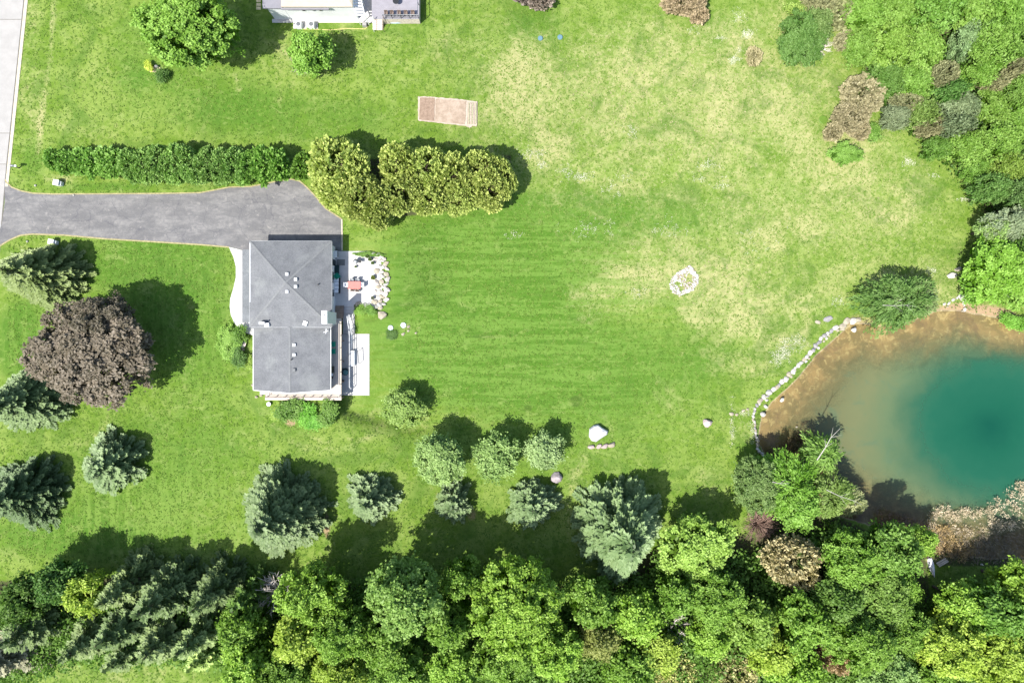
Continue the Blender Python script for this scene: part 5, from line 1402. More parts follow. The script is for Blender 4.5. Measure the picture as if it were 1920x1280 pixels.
limb([(1532, 862, 6.4), (1548, 838, 6.9), (1558, 820, 7.2), (1575, 803, 7.3)], 0.07, 'long pale limb sticking up through the slender willow top')
limb([(1448, 903, 7.3), (1462, 906, 7.6), (1479, 906, 7.7)], 0.05, 'short white branch lying on the bright green willow')
limb([(1550, 918, 6.3), (1575, 930, 6.0), (1600, 938, 5.6), (1615, 945, 5.2)], 0.045, 'pale branch fanning out over the water at the right end of the pond trees')
plant('willow', 1682, 566, 76, 7.0, (0.100, 0.175, 0.045), 'dense green willow overhanging the upper left rim of the pond', ry=54)
plant('willow', 1722, 556, 40, 5.0, (0.165, 0.21, 0.085), 'paler willow branches on the right side of the upper pond willow', ry=34)
limb([(1655, 572, 6.4), (1675, 573, 6.8), (1700, 572, 6.6), (1720, 575, 6.0)], 0.035, 'thin pale limb lying across the top of the upper pond willow')
# right edge
plant('leafy', 1862, 505, 62, 7.5, (0.135, 0.25, 0.035), 'big bright green tree on the right edge above the pond', ry=62)
plant('leafy', 1906, 530, 50, 6.0, LG, 'green crown at the right edge beside the big bright tree')
plant('leafy', 1830, 538, 34, 4.0, (0.12, 0.23, 0.035), 'green bush at the lower left of the big bright tree')
plant('leafy', 1884, 420, 46, 6.5, (0.17, 0.21, 0.12), 'pale grey green tree above the big bright tree at the right edge', ry=32)
plant('leafy', 1858, 430, 30, 6.0, PG, 'pale tree standing at the field side of the pale grey green tree')
plant('spruce', 1912, 335, 30, 8, DG, 'dark conifer at the right edge', ry=50)
plant('leafy', 1893, 602, 24, 1.6, (0.13, 0.27, 0.04), 'bright green bush on the upper right rim of the pond', 'shrub', name='pond_shrub', ry=13)
plant('leafy', 1918, 608, 18, 1.6, (0.12, 0.25, 0.035), 'bright green bush at the right edge on the pond rim', 'shrub', name='pond_shrub', ry=14)
plant('cedar', 1839, 548, 7, 2.0, DG, 'narrow dark evergreen by the white rocks above the pond', 'shrub', name='pond_shrub', ry=15)
# upper right thicket
TH = [
 ('leafy', 1500, 76, 44, 3.6, (0.070, 0.145, 0.035), 'dark green rounded bush at the left tip of the thicket', 52), ('leafy', 1530, 52, 34, 3.4, (0.12, 0.18, 0.06), 'grey green bush above the dead white branches', 30),
 ('leafy', 1490, 20, 20, 2.2, (0.30, 0.40, 0.10), 'small pale lime bush at the top of the left tip', 10), ('brush', 1535, 8, 40, 3.2, (0.22, 0.19, 0.12), 'brownish brush at the top edge of the thicket', 30),
 ('brush', 1572, 30, 30, 3.2, (0.22, 0.20, 0.12), 'grey brown brush right of the lime bush', 26), ('brush', 1582, 78, 22, 2.4, (0.27, 0.22, 0.15), 'pinkish brown brush beside the dead white branches', 18),
 ('leafy', 1610, 92, 34, 4.0, LG, 'light green bush right of the dead white branches', 34), ('leafy', 1620, 30, 44, 5.0, (0.14, 0.26, 0.04), 'bright green tree on the top edge, first beyond the brown brush', 44),
 ('leafy', 1680, 20, 50, 6.0, LG, 'light green tree on the top edge, second beyond the brown brush', 46), ('leafy', 1745, 18, 50, 6.0, (0.12, 0.24, 0.04), 'green tree on the top edge of the thicket, at its middle', 46),
 ('leafy', 1812, 18, 50, 6.0, LG, 'light tree on the top edge, second from the upper right corner', 46), ('leafy', 1882, 22, 54, 6.0, (0.13, 0.25, 0.04), 'green tree in the upper right corner', 48),
 ('leafy', 1662, 90, 44, 5.5, (0.15, 0.26, 0.04), 'olive green crown one row below the top edge, left part', 42), ('leafy', 1725, 90, 46, 5.5, LG, 'light crown one row below the top edge, beside the grey feathery bush', 42),
 ('leafy', 1805, 82, 28, 5.8, (0.18, 0.26, 0.13), 'grey green feathery bush in the middle of the thicket', 36), ('leafy', 1850, 92, 46, 6.0, LG, 'light green crown right of the grey feathery bush', 42),
 ('leafy', 1905, 105, 40, 6.0, MG, 'green crown at the right edge below the corner', 42), ('leafy', 1655, 150, 42, 4.8, (0.080, 0.165, 0.030), 'deep green bush at the field side of the thicket', 34),
 ('leafy', 1710, 158, 40, 5.2, (0.13, 0.24, 0.04), 'green bush above the dark grey bush', 34), ('brush', 1765, 145, 26, 5.0, (0.23, 0.21, 0.13), 'brownish olive brush in the middle of the thicket', 32),
 ('leafy', 1830, 140, 34, 5.5, (0.15, 0.27, 0.045), 'vivid light bush left of the pinkish brown patch', 28), ('brush', 1862, 156, 34, 4.8, (0.29, 0.25, 0.15), 'pinkish brown brush near the right edge', 18),
 ('brush', 1895, 134, 24, 4.8, (0.28, 0.25, 0.15), 'tan brush at the right edge above the pinkish brown patch', 16), ('leafy', 1902, 172, 34, 5.5, MG, 'green bush at the right edge below the tan brush', 30),
 ('leafy', 1772, 178, 26, 4.6, (0.07, 0.16, 0.04), 'small deep green bush between the brown and the grey bushes', 16),
 ('brush', 1696, 196, 34, 3.6, (0.24, 0.21, 0.13), 'brown brush on the field edge left of the dark grey bush', 20), ('leafy', 1680, 220, 34, 3.4, (0.15, 0.17, 0.115), 'grey leaved bush on the field edge of the thicket', 26),
 ('leafy', 1726, 212, 28, 4.0, (0.13, 0.19, 0.05), 'olive bush between the grey leaved bush and the dark grey bush', 26), ('brush', 1742, 238, 34, 3.4, (0.23, 0.19, 0.12), 'tan brush at the lower side of the dark grey bush', 22),
 ('leafy', 1793, 205, 42, 5.2, (0.15, 0.175, 0.11), 'dark grey bush in the thicket', 36), ('leafy', 1786, 240, 28, 4.4, (0.14, 0.165, 0.105), 'grey crown at the lower side of the dark grey bush', 24),
 ('leafy', 1850, 208, 40, 5.2, LG, 'light green bush right of the dark grey bush', 34), ('leafy', 1900, 228, 40, 5.6, (0.14, 0.25, 0.04), 'light green tree at the right edge, mid height of the thicket', 38),
 ('leafy', 1758, 278, 34, 3.4, (0.085, 0.175, 0.03), 'green bush at the lower field corner of the thicket', 22), ('leafy', 1805, 278, 42, 5.0, (0.15, 0.26, 0.045), 'yellow green bush below the grey crown', 32),
 ('leafy', 1862, 270, 42, 5.6, LG, 'light bush right of the yellow green bush', 34), ('leafy', 1828, 318, 36, 4.4, (0.11, 0.21, 0.035), 'green bush on the field edge above the brown patch', 26),
 ('leafy', 1880, 318, 34, 5.0, YG, 'yellow green bush near the right edge above the pale tree', 30), ('brush', 1818, 324, 13, 2.0, (0.27, 0.18, 0.14), 'small reddish brown bush on the field edge', 9),
 ('leafy', 1852, 356, 34, 4.6, (0.10, 0.19, 0.05), 'green bush above the pale tree', 28), ('leafy', 1900, 372, 34, 5.0, (0.085, 0.15, 0.05), 'dusky green bush at the right edge above the pale tree', 30),
]
for k, a, b, r_, h, c_, l, ry_t in TH:
    h = h * random.uniform(0.7, 1.25) if k == 'leafy' and a > 1600 and h > 4 else h
    k = 'bushy' if k == 'leafy' else k
    plant(k, a, b, r_ * (1.10 if k == 'leafy' and a > 1600 else 1), h, tuple((0.75 * q + 0.25 * w) * 0.86 for q, w in zip(c_, (0.15, 0.255, 0.050))), l, 'shrub' if h < 4.5 else 'tree', F_UP, ry=ry_t * (1.10 if k == 'leafy' and a > 1600 else 1), name='leafy_tree' if (k == 'bushy' and h >= 4.5) else None)
twigs('grey', 1545, 84, 18, 2.2, 'dead white branches at the left tip of the thicket', 'shrub')
# brown bushes in the field
plant('brush', 1617, 180, 44, 3.2, BR, 'brown bush nearest the thicket in the field', 'shrub', ry=38); plant('brush', 1595, 222, 36, 2.8, BR, 'brown bush in the middle of the brown field group', 'shrub', ry=32)
plant('brush', 1560, 250, 17, 1.8, BR, 'small brown bush at the lower left of the brown field group', 'shrub', ry=17); plant('brush', 1608, 246, 22, 2.0, (0.20, 0.18, 0.10), 'brown bush at the lower right of the brown field group', 'shrub', ry=16)
plant('leafy', 1584, 289, 32, 1.8, (0.13, 0.23, 0.045), 'bright green bush just below the brown field group', 'shrub', ry=22, name='leafy_shrub', cf=None); plant('leafy', 1634, 247, 20, 1.5, (0.13, 0.23, 0.045), 'bright green bush at the right side of the brown field group', 'shrub', ry=16, name='leafy_shrub')
plant('brush', 1284, 8, 46, 2.6, (0.25, 0.20, 0.12), 'flat brown bush cut by the top edge', 'shrub', ry=24); plant('brush', 1309, 30, 18, 1.6, (0.25, 0.20, 0.12), 'lower tip of brown brush below the flat brown bush', 'shrub', ry=17)
plant('brush', 982, -2, 24, 2.2, (0.17, 0.14, 0.12), 'dark grey brown bush cut by the top edge, left one', 'shrub', ry=12); plant('brush', 1012, 2, 26, 2.6, (0.19, 0.16, 0.13), 'dark grey brown bush cut by the top edge, right one', 'shrub', ry=15)
plant('brush', 1413, 106, 15, 0.8, (0.21, 0.19, 0.10), 'small flat olive brown bush in the upper field', 'shrub', ry=19)

# ------------------------------------------------------------------ stones
STM = {}
def stone_mat(col):
    k = tuple(round(c, 2) for c in col)
    if k not in STM: STM[k] = simple('stone_%d' % len(STM), col, 0.9, 0.10, 2.0, 0.2, 0.5, col2=tuple(c * 0.72 for c in col), bdist=0.05)
    return STM[k]
def rock_mesh(seed, sub=2, rough=0.22):
    rg = random.Random(seed); bm = bmesh.new(); bmesh.ops.create_icosphere(bm, subdivisions=sub, radius=1.0)
    ph = [rg.uniform(0, 6.28) for _ in range(9)]
    pl = [(Vector((rg.gauss(0, 1), rg.gauss(0, 1), rg.gauss(0, 1) * .6 + .3)).normalized(), rg.uniform(0.62, 0.88)) for _ in range(7)]
    for v in bm.verts:
        c = v.co
        s = 1 + rough * (math.sin(c.x * 2.3 + ph[0]) * math.sin(c.y * 2.1 + ph[1]) + 0.5 * math.sin(c.z * 4.1 + ph[2] + c.x * 3))
        c *= s
        for n_, d in pl:
            q = c.dot(n_) - d
            if q > 0: c -= n_ * q * 0.9
        if c.z < -0.45: c.z = -0.45
    me = bpy.data.meshes.new('stone'); bm.to_mesh(me); bm.free(); return me
ROCKS = [rock_mesh(i, 1 if i < 6 else 2) for i in range(12)]
RM = {}
def rock_of(i, mat):
    k = (i, mat.name)
    if k not in RM: m_ = ROCKS[i].copy(); m_.materials.append(mat); RM[k] = m_
    return RM[k]
WS = stone_mat((0.43, 0.41, 0.37)); PS = stone_mat((0.36, 0.29, 0.27)); GS = stone_mat((0.24, 0.23, 0.23)); BS_ = stone_mat((0.31, 0.275, 0.21))
def put_rock(parent, px, py, rx, ry, h, ang=0.0, mat=WS, i=None, z=None, name='stone'):
    x, y, zg = G(px, py)
    if z is None: z = float(ground_z(np.array([x]), np.array([y]))[0])
    base = WORLD_LOC[parent.name]; i = random.randrange(6) if i is None else i
    x, y, _ = P(px, py, z + h * 0.4)
    return link_copy(rock_of(i, mat), name, parent, loc=(x - base[0], y - base[1], z + h * 0.35 - base[2]), rot=(0, 0, ang), scale=(rx / PPM, ry / PPM, h * 0.75))
def boulder(px, py, rx, ry, h, label, ang=0.0, mat=WS, i=7, name='boulder'):
    x, y, z = G(px, py); x, y, _ = P(px, py, z + h * 0.4)
    o = bpy.data.objects.new(name, rock_of(i, mat)); COL.objects.link(o)
    o.location = (x, y, z + h * 0.3); o.rotation_euler = (0, 0, ang); o.scale = (rx / PPM, ry / PPM, h * 0.8)
    return tag(o, label, name)
# big white boulder with its own outline
x, y, z = G(1119.5, 811)
mbb = MB(); ol = [(1113, 797), (1121, 795), (1127, 800), (1139, 807), (1138, 813), (1127, 820), (1117, 827), (1109, 825), (1104, 817), (1105, 803)]
a0 = [G(a, b)[:2] for a, b in ol]
cxx = sum(p[0] for p in a0) / len(a0); cyy = sum(p[1] for p in a0) / len(a0)
n0 = len(a0)
for s_, zz in ((1.0, -0.1), (1.03, 0.35), (0.90, 0.72), (0.5, 0.9)):
    mbb.v += [(cxx + (p[0] - cxx) * s_, cyy + (p[1] - cyy) * s_, z + zz + random.uniform(-.04, .04)) for p in a0]
for r_ in range(3):
    for k in range(n0): mbb.f.append((r_ * n0 + k, r_ * n0 + (k + 1) % n0, (r_ + 1) * n0 + (k + 1) % n0, (r_ + 1) * n0 + k))
mbb.v.append((cxx, cyy, z + 0.95)); 
for k in range(n0): mbb.f.append((3 * n0 + k, 3 * n0 + (k + 1) % n0, 4 * n0))
tag(mbb.build('boulder', stone_mat((0.47, 0.465, 0.48)), bevel=0.05), 'largest boulder, white, on the open lawn above the tall broad spruce', 'boulder')
for (a, b, c, d, h, m_, l) in [(1109, 838, 8, 5, .35, PS, 'low pale stone at the left end of the stone row below the white boulder'), (1124, 836, 6, 5, .35, PS, 'small pinkish stone in the middle of the row below the white boulder'),
                             (1134, 837, 8, 5, .4, PS, 'brownish pink stone in the row below the white boulder'), (1147, 834, 9, 5.5, .45, BS_, 'pale stone at the right end of the row below the white boulder')]:
    boulder(a, b, c, d, h, l, 0.2, m_, random.randrange(6, 12), 'stone')
boulder(1043, 896, 12, 11, .9, 'pinkish grey boulder below the rightmost pale round tree', 0.3, stone_mat((0.30, 0.26, 0.265)), 8)
boulder(1327, 793, 10, 9, .7, 'pinkish boulder alone on the lawn left of the pond', -0.6, stone_mat((0.38, 0.31, 0.30)), 9)
boulder(1787, 516, 9.5, 7, .5, 'white boulder left of the big bright tree', -0.2, WS, 10); boulder(1797, 505, 7, 5, .4, 'pale rounded stone just above the white boulder by the big bright tree', 0, BS_, 11, 'stone')
boulder(1553.5, 598, 11, 6.5, .16, 'flat grey stone slab in the grass above the pond wall', 0.45, GS, 6, 'stone'); boulder(1534, 604, 6, 4, .15, 'small pale stone left of the flat grey slab', 0, BS_, 7, 'stone')
boulder(1442, 736, 7, 5.5, .5, 'round white stone just outside the pond wall', 0.2, WS, 8, 'stone'); boulder(1602, 618, 5.5, 5.5, .5, 'white stone inside the pond wall near the willow', 0.2, WS, 9, 'stone')
boulder(1467, 749, 4.5, 4.5, .35, 'small white stone in the shallows near the wall bend', 0.2, WS, 10, 'stone'); boulder(1431, 777, 5.5, 6.5, .4, 'white diamond shaped stone in the shallows at the left rim', 0.5, WS, 6, 'stone'); boulder(1436, 762, 3.5, 4.5, .3, 'smallest white stone in the shallows beside the wall', 0.5, WS, 7, 'stone')
# pond wall
wall = thing('stone_wall', 'curved low wall of white stones along the upper left rim of the pond', 'stone wall', (*G(1500, 700)[:2], LOW))
WL = [(1608, 600), (1590, 600), (1583, 611), (1568, 614), (1556, 622), (1543, 632), (1533, 644), (1523, 656), (1514, 667), (1502, 680), (1490, 691), (1478, 704), (1468, 714), (1456, 726), (1443, 738), (1430, 748), (1420, 757), (1414, 768), (1413, 782), (1414, 797), (1417, 812), (1419, 827), (1421, 840), (1428, 850), (1434, 856)]
pts = [Vector(p) for p in WL]; dist_ = 0
seg = [(pts[i], pts[i + 1]) for i in range(len(pts) - 1)]
tot = sum((b - a).length for a, b in seg); s_ = 0
while s_ < tot:
    q = s_; 
    for a, b in seg:
        l = (b - a).length
        if q <= l: break
        q -= l
    p = a.lerp(b, min(1, q / l)); d = (b - a).normalized(); n_ = Vector((-d.y, d.x))
    thin = s_ > tot * 0.72
    big_ = s_ < 55
    w_ = random.uniform(4.4, 7.0) * (0.6 if thin else (1.35 if big_ else 1))
    off_ = random.uniform(-1.5, 1.5)
    an = -math.atan2(d.y, d.x)
    put_rock(wall, p.x + n_.x * off_, p.y + n_.y * off_, w_ * random.uniform(1.0, 1.35), w_ * random.uniform(.75, 1.0), random.uniform(.3, .5), an + random.uniform(-.3, .3), random.choice([WS, WS, GS, BS_]), z=LOW - 0.10)
    if not thin and random.random() < 0.45:
        put_rock(wall, p.x - n_.x * 5 * random.choice([1, 1, -1]) + off_, p.y - n_.y * 5, w_ * .62, w_ * .55, .28, an, random.choice([WS, BS_]), z=LOW - 0.12)
    s_ += w_ * 1.45
# patio boulders
pb = thing('stone_border', 'border of pale boulders around the right side of the upper patio', 'stone border', (*G(715, 530)[:2], LOW * .3))
PBL = [(700, 476), (708, 477), (715, 481), (721, 486), (723, 495), (726, 504), (724, 514), (727, 523), (724, 533), (726, 543), (722, 552), (724, 562), (719, 570), (714, 577), (717, 590), (706, 575), (699, 573), (690, 572), (682, 571), (673, 570), (712, 490), (713, 500), (716, 510), (711, 518), (715, 528), (710, 538), (714, 548), (709, 557), (713, 565), (703, 566), (707, 508), (706, 530), (706, 548), (705, 486), (719, 500), (718, 518), (719, 538), (717, 556), (712, 572), (694, 576), (686, 574), (709, 484), (718, 489), (711, 547), (707, 520)]
for k, (a, b) in enumerate(PBL):
    big_ = (a, b) == (717, 590)
    r_ = 9.5 if big_ else random.uniform(5.4, 8.5)
    x, y, zz = G(a, b)
    put_rock(pb, a, b, r_, (10 if big_ else r_ * random.uniform(.6, .95)), 0.5 if big_ else random.uniform(.3, .45), random.uniform(-.6, .6) if not big_ else 0, random.choice([WS, WS, BS_, stone_mat((0.42, 0.38, 0.34))]), z=max(zz, -0.35) - 0.05)
gband = MB(); gband.prism(gp([(702, 473), (712, 480), (716, 500), (716, 560), (708, 574), (702, 572)]), -0.5, 0.03)
tag(gband.build('gravel_band', simple('pale_gravel', (0.55, 0.52, 0.47), 0.95, 0.2, 8, bstr=0.8, bdist=0.06)), 'pale gravel between the patio slab and its boulders', kind='structure')
# oval of white stones in the field
ov = thing('stone_oval', 'oval bed outlined and half filled with white stones in the open field', 'stone bed', G(1282.5, 526))
OVL = [(1256, 533), (1262, 520), (1272, 511), (1283, 505), (1294, 498), (1302, 508), (1309, 519), (1307, 532), (1299, 543), (1288, 549), (1274, 553), (1262, 548)]
ovc = Vector((1282, 527))
for ring, (m_, f_) in enumerate(((4, 1.0), (4, .90), (3, .78))):
    for k in range(len(OVL)):
        p, q = Vector(OVL[k]), Vector(OVL[(k + 1) % len(OVL)])
        for j in range(m_):
            w = ovc.lerp(p.lerp(q, (j + random.uniform(-.2, .2)) / m_), f_ + random.uniform(-.03, .03)); r_ = random.uniform(1.6, 3.0)
            put_rock(ov, w.x, w.y, r_ * 1.15, r_, random.uniform(.10, .2), random.uniform(0, 3), random.choice([WS, WS, WS, BS_]))
for k in range(190):
    a_ = random.uniform(0, 6.28); f_ = math.sqrt(random.uniform(0.0, 0.75)); px_ = 1282 + 23 * f_ * math.cos(a_); py_ = 527 + 22 * f_ * math.sin(a_)
    if math.hypot(px_ - 1292, py_ - 522) < 6 or math.hypot(px_ - 1278, py_ - 540) < 5: continue
    r_ = random.uniform(1.1, 2.2); put_rock(ov, px_, py_, r_, r_, .1, random.uniform(0, 3), random.choice([WS, WS, PS, BS_]))
# white rock outcrop at the upper rim of the pond
oc = thing('rock_outcrop', 'white rock slabs around a brown inlet at the upper rim of the pond', 'rocks', (*G(1800, 565)[:2], LOW))
for a, b, rx_, ry_, h, an in [(1803, 556, 8, 9, .4, .6), (1811, 561, 4, 6, .35, -.6), (1808, 568, 3.2, 8, .3, 0.1), (1787, 562, 5, 3.8, .35, .3), (1779, 569, 5.5, 3, .3, .8), (1771, 570, 3.5, 3.2, .3, 0), (1809, 580, 3.8, 5, .35, .1), (1795, 558, 4, 3, .3, 1), (1815, 552, 4.5, 2, .3, .9), (1805, 583, 2.5, 2, .2, 0), (1777, 575, 2.5, 2, .2, 0)]:
    put_rock(oc, a, b, rx_, ry_, h, an, WS if rx_ > 3 else BS_, z=LOW - 0.08)
# pale dry rubble stone patch by the pond lawn
for k, (a, b, c, d, l) in enumerate([(1372, 776, 6, 4.5, 'white stone at the upper left corner of the pale grass square'), (1382, 777, 4, 3.5, 'second pale stone along the top of the pale grass square'), (1394, 770, 4.5, 3, 'third pale stone along the top of the pale grass square'), (1402, 767, 3.5, 3, 'last pale stone along the top of the pale grass square')]):
    boulder(a, b, c, d, .2, l, 0, BS_, k, 'stone')

# ------------------------------------------------------------------ small things on the lawns
def lid(px, py, r, col, label):
    x, y, z = G(px, py); t = thing('septic_lid', label, 'septic lid', (x, y, z)); m_ = simple('lid_%d' % int(col[0] * 100), col, 0.6, 0.05, 3)
    MB().cyl((x, y), r / PPM, z - 0.1, z + 0.10, 20).build('riser', m_, t); MB().tube([(x, y, z + 0.10), (x, y, z + 0.14)], [r / PPM * 1.04, r / PPM * 0.9], 20).build('cover', m_, t)
lid(1013, 72.5, 4.6, (0.09, 0.17, 0.20), 'left blue septic lid on the upper field'); lid(1050, 70.5, 4.8, (0.09, 0.17, 0.20), 'right blue septic lid on the upper field')
lid(732.5, 614.5, 4.8, (0.50, 0.62, 0.62), 'pale septic lid nearer the patio'); lid(756.5, 609.5, 5.0, (0.52, 0.60, 0.66), 'pale septic lid farther from the patio, beside small stones')
lid(1543, 225, 8.0, (0.08, 0.15, 0.015), 'round green lid left of the brown field bushes')
for a, b, r_, l in [(766, 612, 3.2, 'pale yellow stone nearest the farther pale septic lid'), (756, 626, 3.6, 'larger pale stone below the farther pale septic lid'), (780, 624, 2.4, 'small yellowish stone right of the pale septic lids'), (766, 620, 2.6, 'small pale stone between the larger ones by the septic lids')]:
    boulder(a, b, r_ * 1.2, r_, .2, l, 0.5, BS_, 3, 'stone')
# fountain / bird bath by the front walk
x, y, z = P(453, 644.5, 0.4)
bb = thing('bird_bath', 'round pale pink stone bird bath beside the front walk', 'bird bath', (x, y, 0))
MB().tube([(x, y, 0), (x, y, 0.28), (x, y, 0.42)], [0.3, 0.36, 0.52], 20).build('basin', stone_mat((0.62, 0.52, 0.50)), bb)
MB().cyl((x - .05, y + .03), 0.12, 0.42, 0.62, 8).build('figure', GS, bb)
boulder(455, 655, 4, 4, .3, 'small pinkish stone below the bird bath', 0, PS, 3, 'stone')
# little stone lantern items by the deck corner
x, y, z = G(505.5, 757); bt = thing('garden_ornament', 'small white round ornament below the left end of the deck', 'ornament', (x, y, 0))
MB().tube([(x, y, 0), (x, y, .3), (x, y, .36)], [0.16, 0.2, 0.26], 14).build('bowl', PURE, bt); MB().cyl((x, y), 0.06, .36, .5, 8).build('finial', GS, bt)
for a, b, l in [(489.5, 741, 'cream stone by the left end of the deck, upper one'), (481, 744, 'cream stone by the left corner of the wing'), (474, 722, 'small yellowish stone at the left corner of the wing')]:
    boulder(a, b, 3.6, 3.4, .25, l, 0, BS_, 4, 'stone')
# small bed on the upper lawn
x, y, z = G(292, 131)
bed_ = MB(); bed_.prism(gp([(280, 128), (290, 124), (303, 127), (303, 134), (290, 136), (281, 135)]), -0.1, 0.03)
tag(bed_.build('mulch_bed', simple('pink_mulch', (0.50, 0.36, 0.27), 0.95, 0.2, 9, bstr=.8)), 'small bed of pinkish mulch on the upper lawn', kind='structure')
boulder(294, 125, 4.5, 3.5, .45, 'whitish stone in the little bed on the upper lawn', 0.1, GS, 6, 'stone')
# utility boxes
def ubox(px, py, sx, sy, h, label, ang=-0.15):
    x, y, z = P(px, py, h); t = thing('utility_box', label, 'utility box', (x, y, 0)); lidm = simple('box_paint', (0.66, 0.66, 0.65), 0.5, 0.05, 3)
    MB().obox((x, y), sx, sy, 0, h, ang).build('cabinet', lidm, t); MB().obox((x, y), sx + .06, sy + .06, h, h + .04, ang).build('lid', lidm, t); MB().obox((x + .3, y - .05), sx * .62, sy * .8, 0, h * .7, ang).build('side_cabinet', GALV, t)
ubox(104.5, 342, 0.62, 0.62, 0.75, 'white utility box below the hedge end'); ubox(95, 453, 0.62, 0.55, 0.75, 'white utility box below the driveway, above the olive spruce')
for a, b, l in [(66, 348, 'small white cap stone left of the upper utility box'), (51, 453, 'small white cap stone left of the lower utility box'), (138, 366, 'small white stone on the upper driveway edge')]:
    boulder(a, b, 2.6, 2.2, .25, l, 0, WS, 2, 'stone')
x, y, z = P(24, 311, 1.1); mbx = thing('mailbox', 'dark mailbox on a post beside the road', 'mailbox', (x, y, 0))
MB().box(x - .06, y - .05, 0, x + .06, y + .05, 1.0).build('post', BARK, mbx); k_ = MB(); k_.box(x - .32, y - .12, 1.0, x + .1, y + .12, 1.18); k_.tube([(x - .32, y, 1.18), (x + .1, y, 1.18)], 0.12, 10); k_.build('box', STEEL, mbx)
MB().box(x + .1, y - .1, 1.0, x + .42, y + .1, 1.14).build('newspaper_box', GALV, mbx)
# bare garden plot with straw mats
pl = thing('garden_plot', 'bare rectangular garden plot with pinkish soil on the upper lawn', 'garden plot', G(840, 210))
SOILA = simple('dark_soil', (0.165, 0.115, 0.082), 0.95, 0.12, 3, col2=(0.27, 0.195, 0.145), bstr=.7, bdist=.05); SOILB = simple('pale_soil', (0.31, 0.245, 0.19), 0.95, 0.1, 1.1, col2=(0.21, 0.155, 0.11), bstr=.7, bdist=.05)
SOILE = simple('soil_edge', (0.36, 0.30, 0.24), 0.95, 0.1, 3, bstr=.7)
zz = G(840, 210)[2]
def gz_prism(ptl, z0, z1, nm, mat, parent):
    mb = MB(); q = [G(a, b) for a, b in ptl]; mb.prism([p[:2] for p in q], z0, z1 + 0.02); n_ = len(q); mb.v = [(x_, y_, z_ + q[i_ % n_][2]) for i_, (x_, y_, z_) in enumerate(mb.v)]; return mb.build(nm, mat, parent)
def ragged(ptl, n=14, amp=0.7):
    o = []
    for i in range(len(ptl)):
        a, b = Vector(ptl[i]), Vector(ptl[(i + 1) % len(ptl)])
        for k in range(n):
            p = a.lerp(b, k / n); o.append((p.x + random.uniform(-amp, amp), p.y + random.uniform(-amp, amp)))
    return o
gz_prism(ragged([(784, 181.5), (815, 183), (852, 185.5), (895.5, 191), (894, 238), (887, 236), (881, 240), (874, 237), (815, 230), (783.5, 227)], 9, .8), -0.3, 0.10, 'edging', SOILE, pl)
gz_prism(ragged([(788, 184), (815.5, 184.5), (814.5, 227.5), (786, 225)], 8, .5), -0.3, 0.125, 'soil', SOILA, pl)
gz_prism(ragged([(817, 186), (874, 190.5), (872, 234), (816, 228.5)], 10, .5), -0.3, 0.13, 'soil', SOILB, pl)
RIDG = simple('straw_ridge', (0.32, 0.31, 0.20), 0.95, 0.15, 5, bstr=.7)
for k in range(6):
    a, b = 876 + k * 3.1, 192.5 + k * .35
    gz_prism(ragged([(a, b), (a + 1.7, b), (a + 1.2, 233), (a - .5, 233)], 6, .3), -0.3, 0.16 + .03 * (k % 2), 'planting_row', RIDG if k % 2 else SOILE, pl)
# rowing boat by the marsh
x, y, z = G(1746.5, 1063); z = LOW + 0.02
bt = thing('rowing_boat', 'white upturned rowing boat on the bank beside the marsh', 'boat', (x, y, z))
hl = MB(); nsec = 9
ang_b = math.radians(-76)
for i in range(nsec):
    t_ = i / (nsec - 1); wd = 0.36 * math.sin(math.pi * min(1, t_ * 0.78 + 0.22)) ** 0.8 if t_ < 1 else 0.01; L_ = -1.25 + 2.5 * t_
    for k in range(7):
        a_ = math.pi * k / 6; lx, ly, lz = L_, math.cos(a_) * wd, math.sin(a_) * (0.32 * (1 - 0.5 * t_ ** 3))
        hl.v.append((x + lx * math.cos(ang_b) - ly * math.sin(ang_b), y + lx * math.sin(ang_b) + ly * math.cos(ang_b), z + lz))
for i in range(nsec - 1):
    for k in range(6): hl.f.append((i * 7 + k, i * 7 + k + 1, (i + 1) * 7 + k + 1, (i + 1) * 7 + k))
hl.f.append(tuple(range(7)))
hl.build('hull', simple('boat_white', (0.60, 0.60, 0.64), 0.5, 0.05, 3), bt)
kl = MB(); kl.tube([(x - 1.2 * math.cos(ang_b), y - 1.2 * math.sin(ang_b), z + .32), (x + 1.15 * math.cos(ang_b), y + 1.15 * math.sin(ang_b), z + .2)], 0.03, 4); kl.build('keel', GALV, bt)
st_ = MB()
for s_ in (-1, 1): st_.obox((x - 1.42 * math.cos(ang_b) + s_ * .22, y - 1.42 * math.sin(ang_b)), .07, .55, z, z + .22, 0.1 * s_)
st_.build('transom', BARK, bt)
x, y, z = G(1764, 1054)
pkt = thing('plank_pier', 'short tan plank pier beside the rowing boat', 'pier', (x, y, z))
for k in range(3): MB().obox((x + k * .16, y + .22 - k * .18), 1.35, .15, LOW, LOW + .12 + .03 * (k % 2), 0.52).build('plank', DECKW, pkt)
boulder(1841, 1058, 3.6, 2.4, .3, 'small white stone at the edge of the brown marsh', -.4, WS, 3, 'stone')
boulder(1494, 800, 3.0, 2.0, .2, 'tiny pale stone in the shaded corner of the pond', 0, BS_, 3, 'stone')

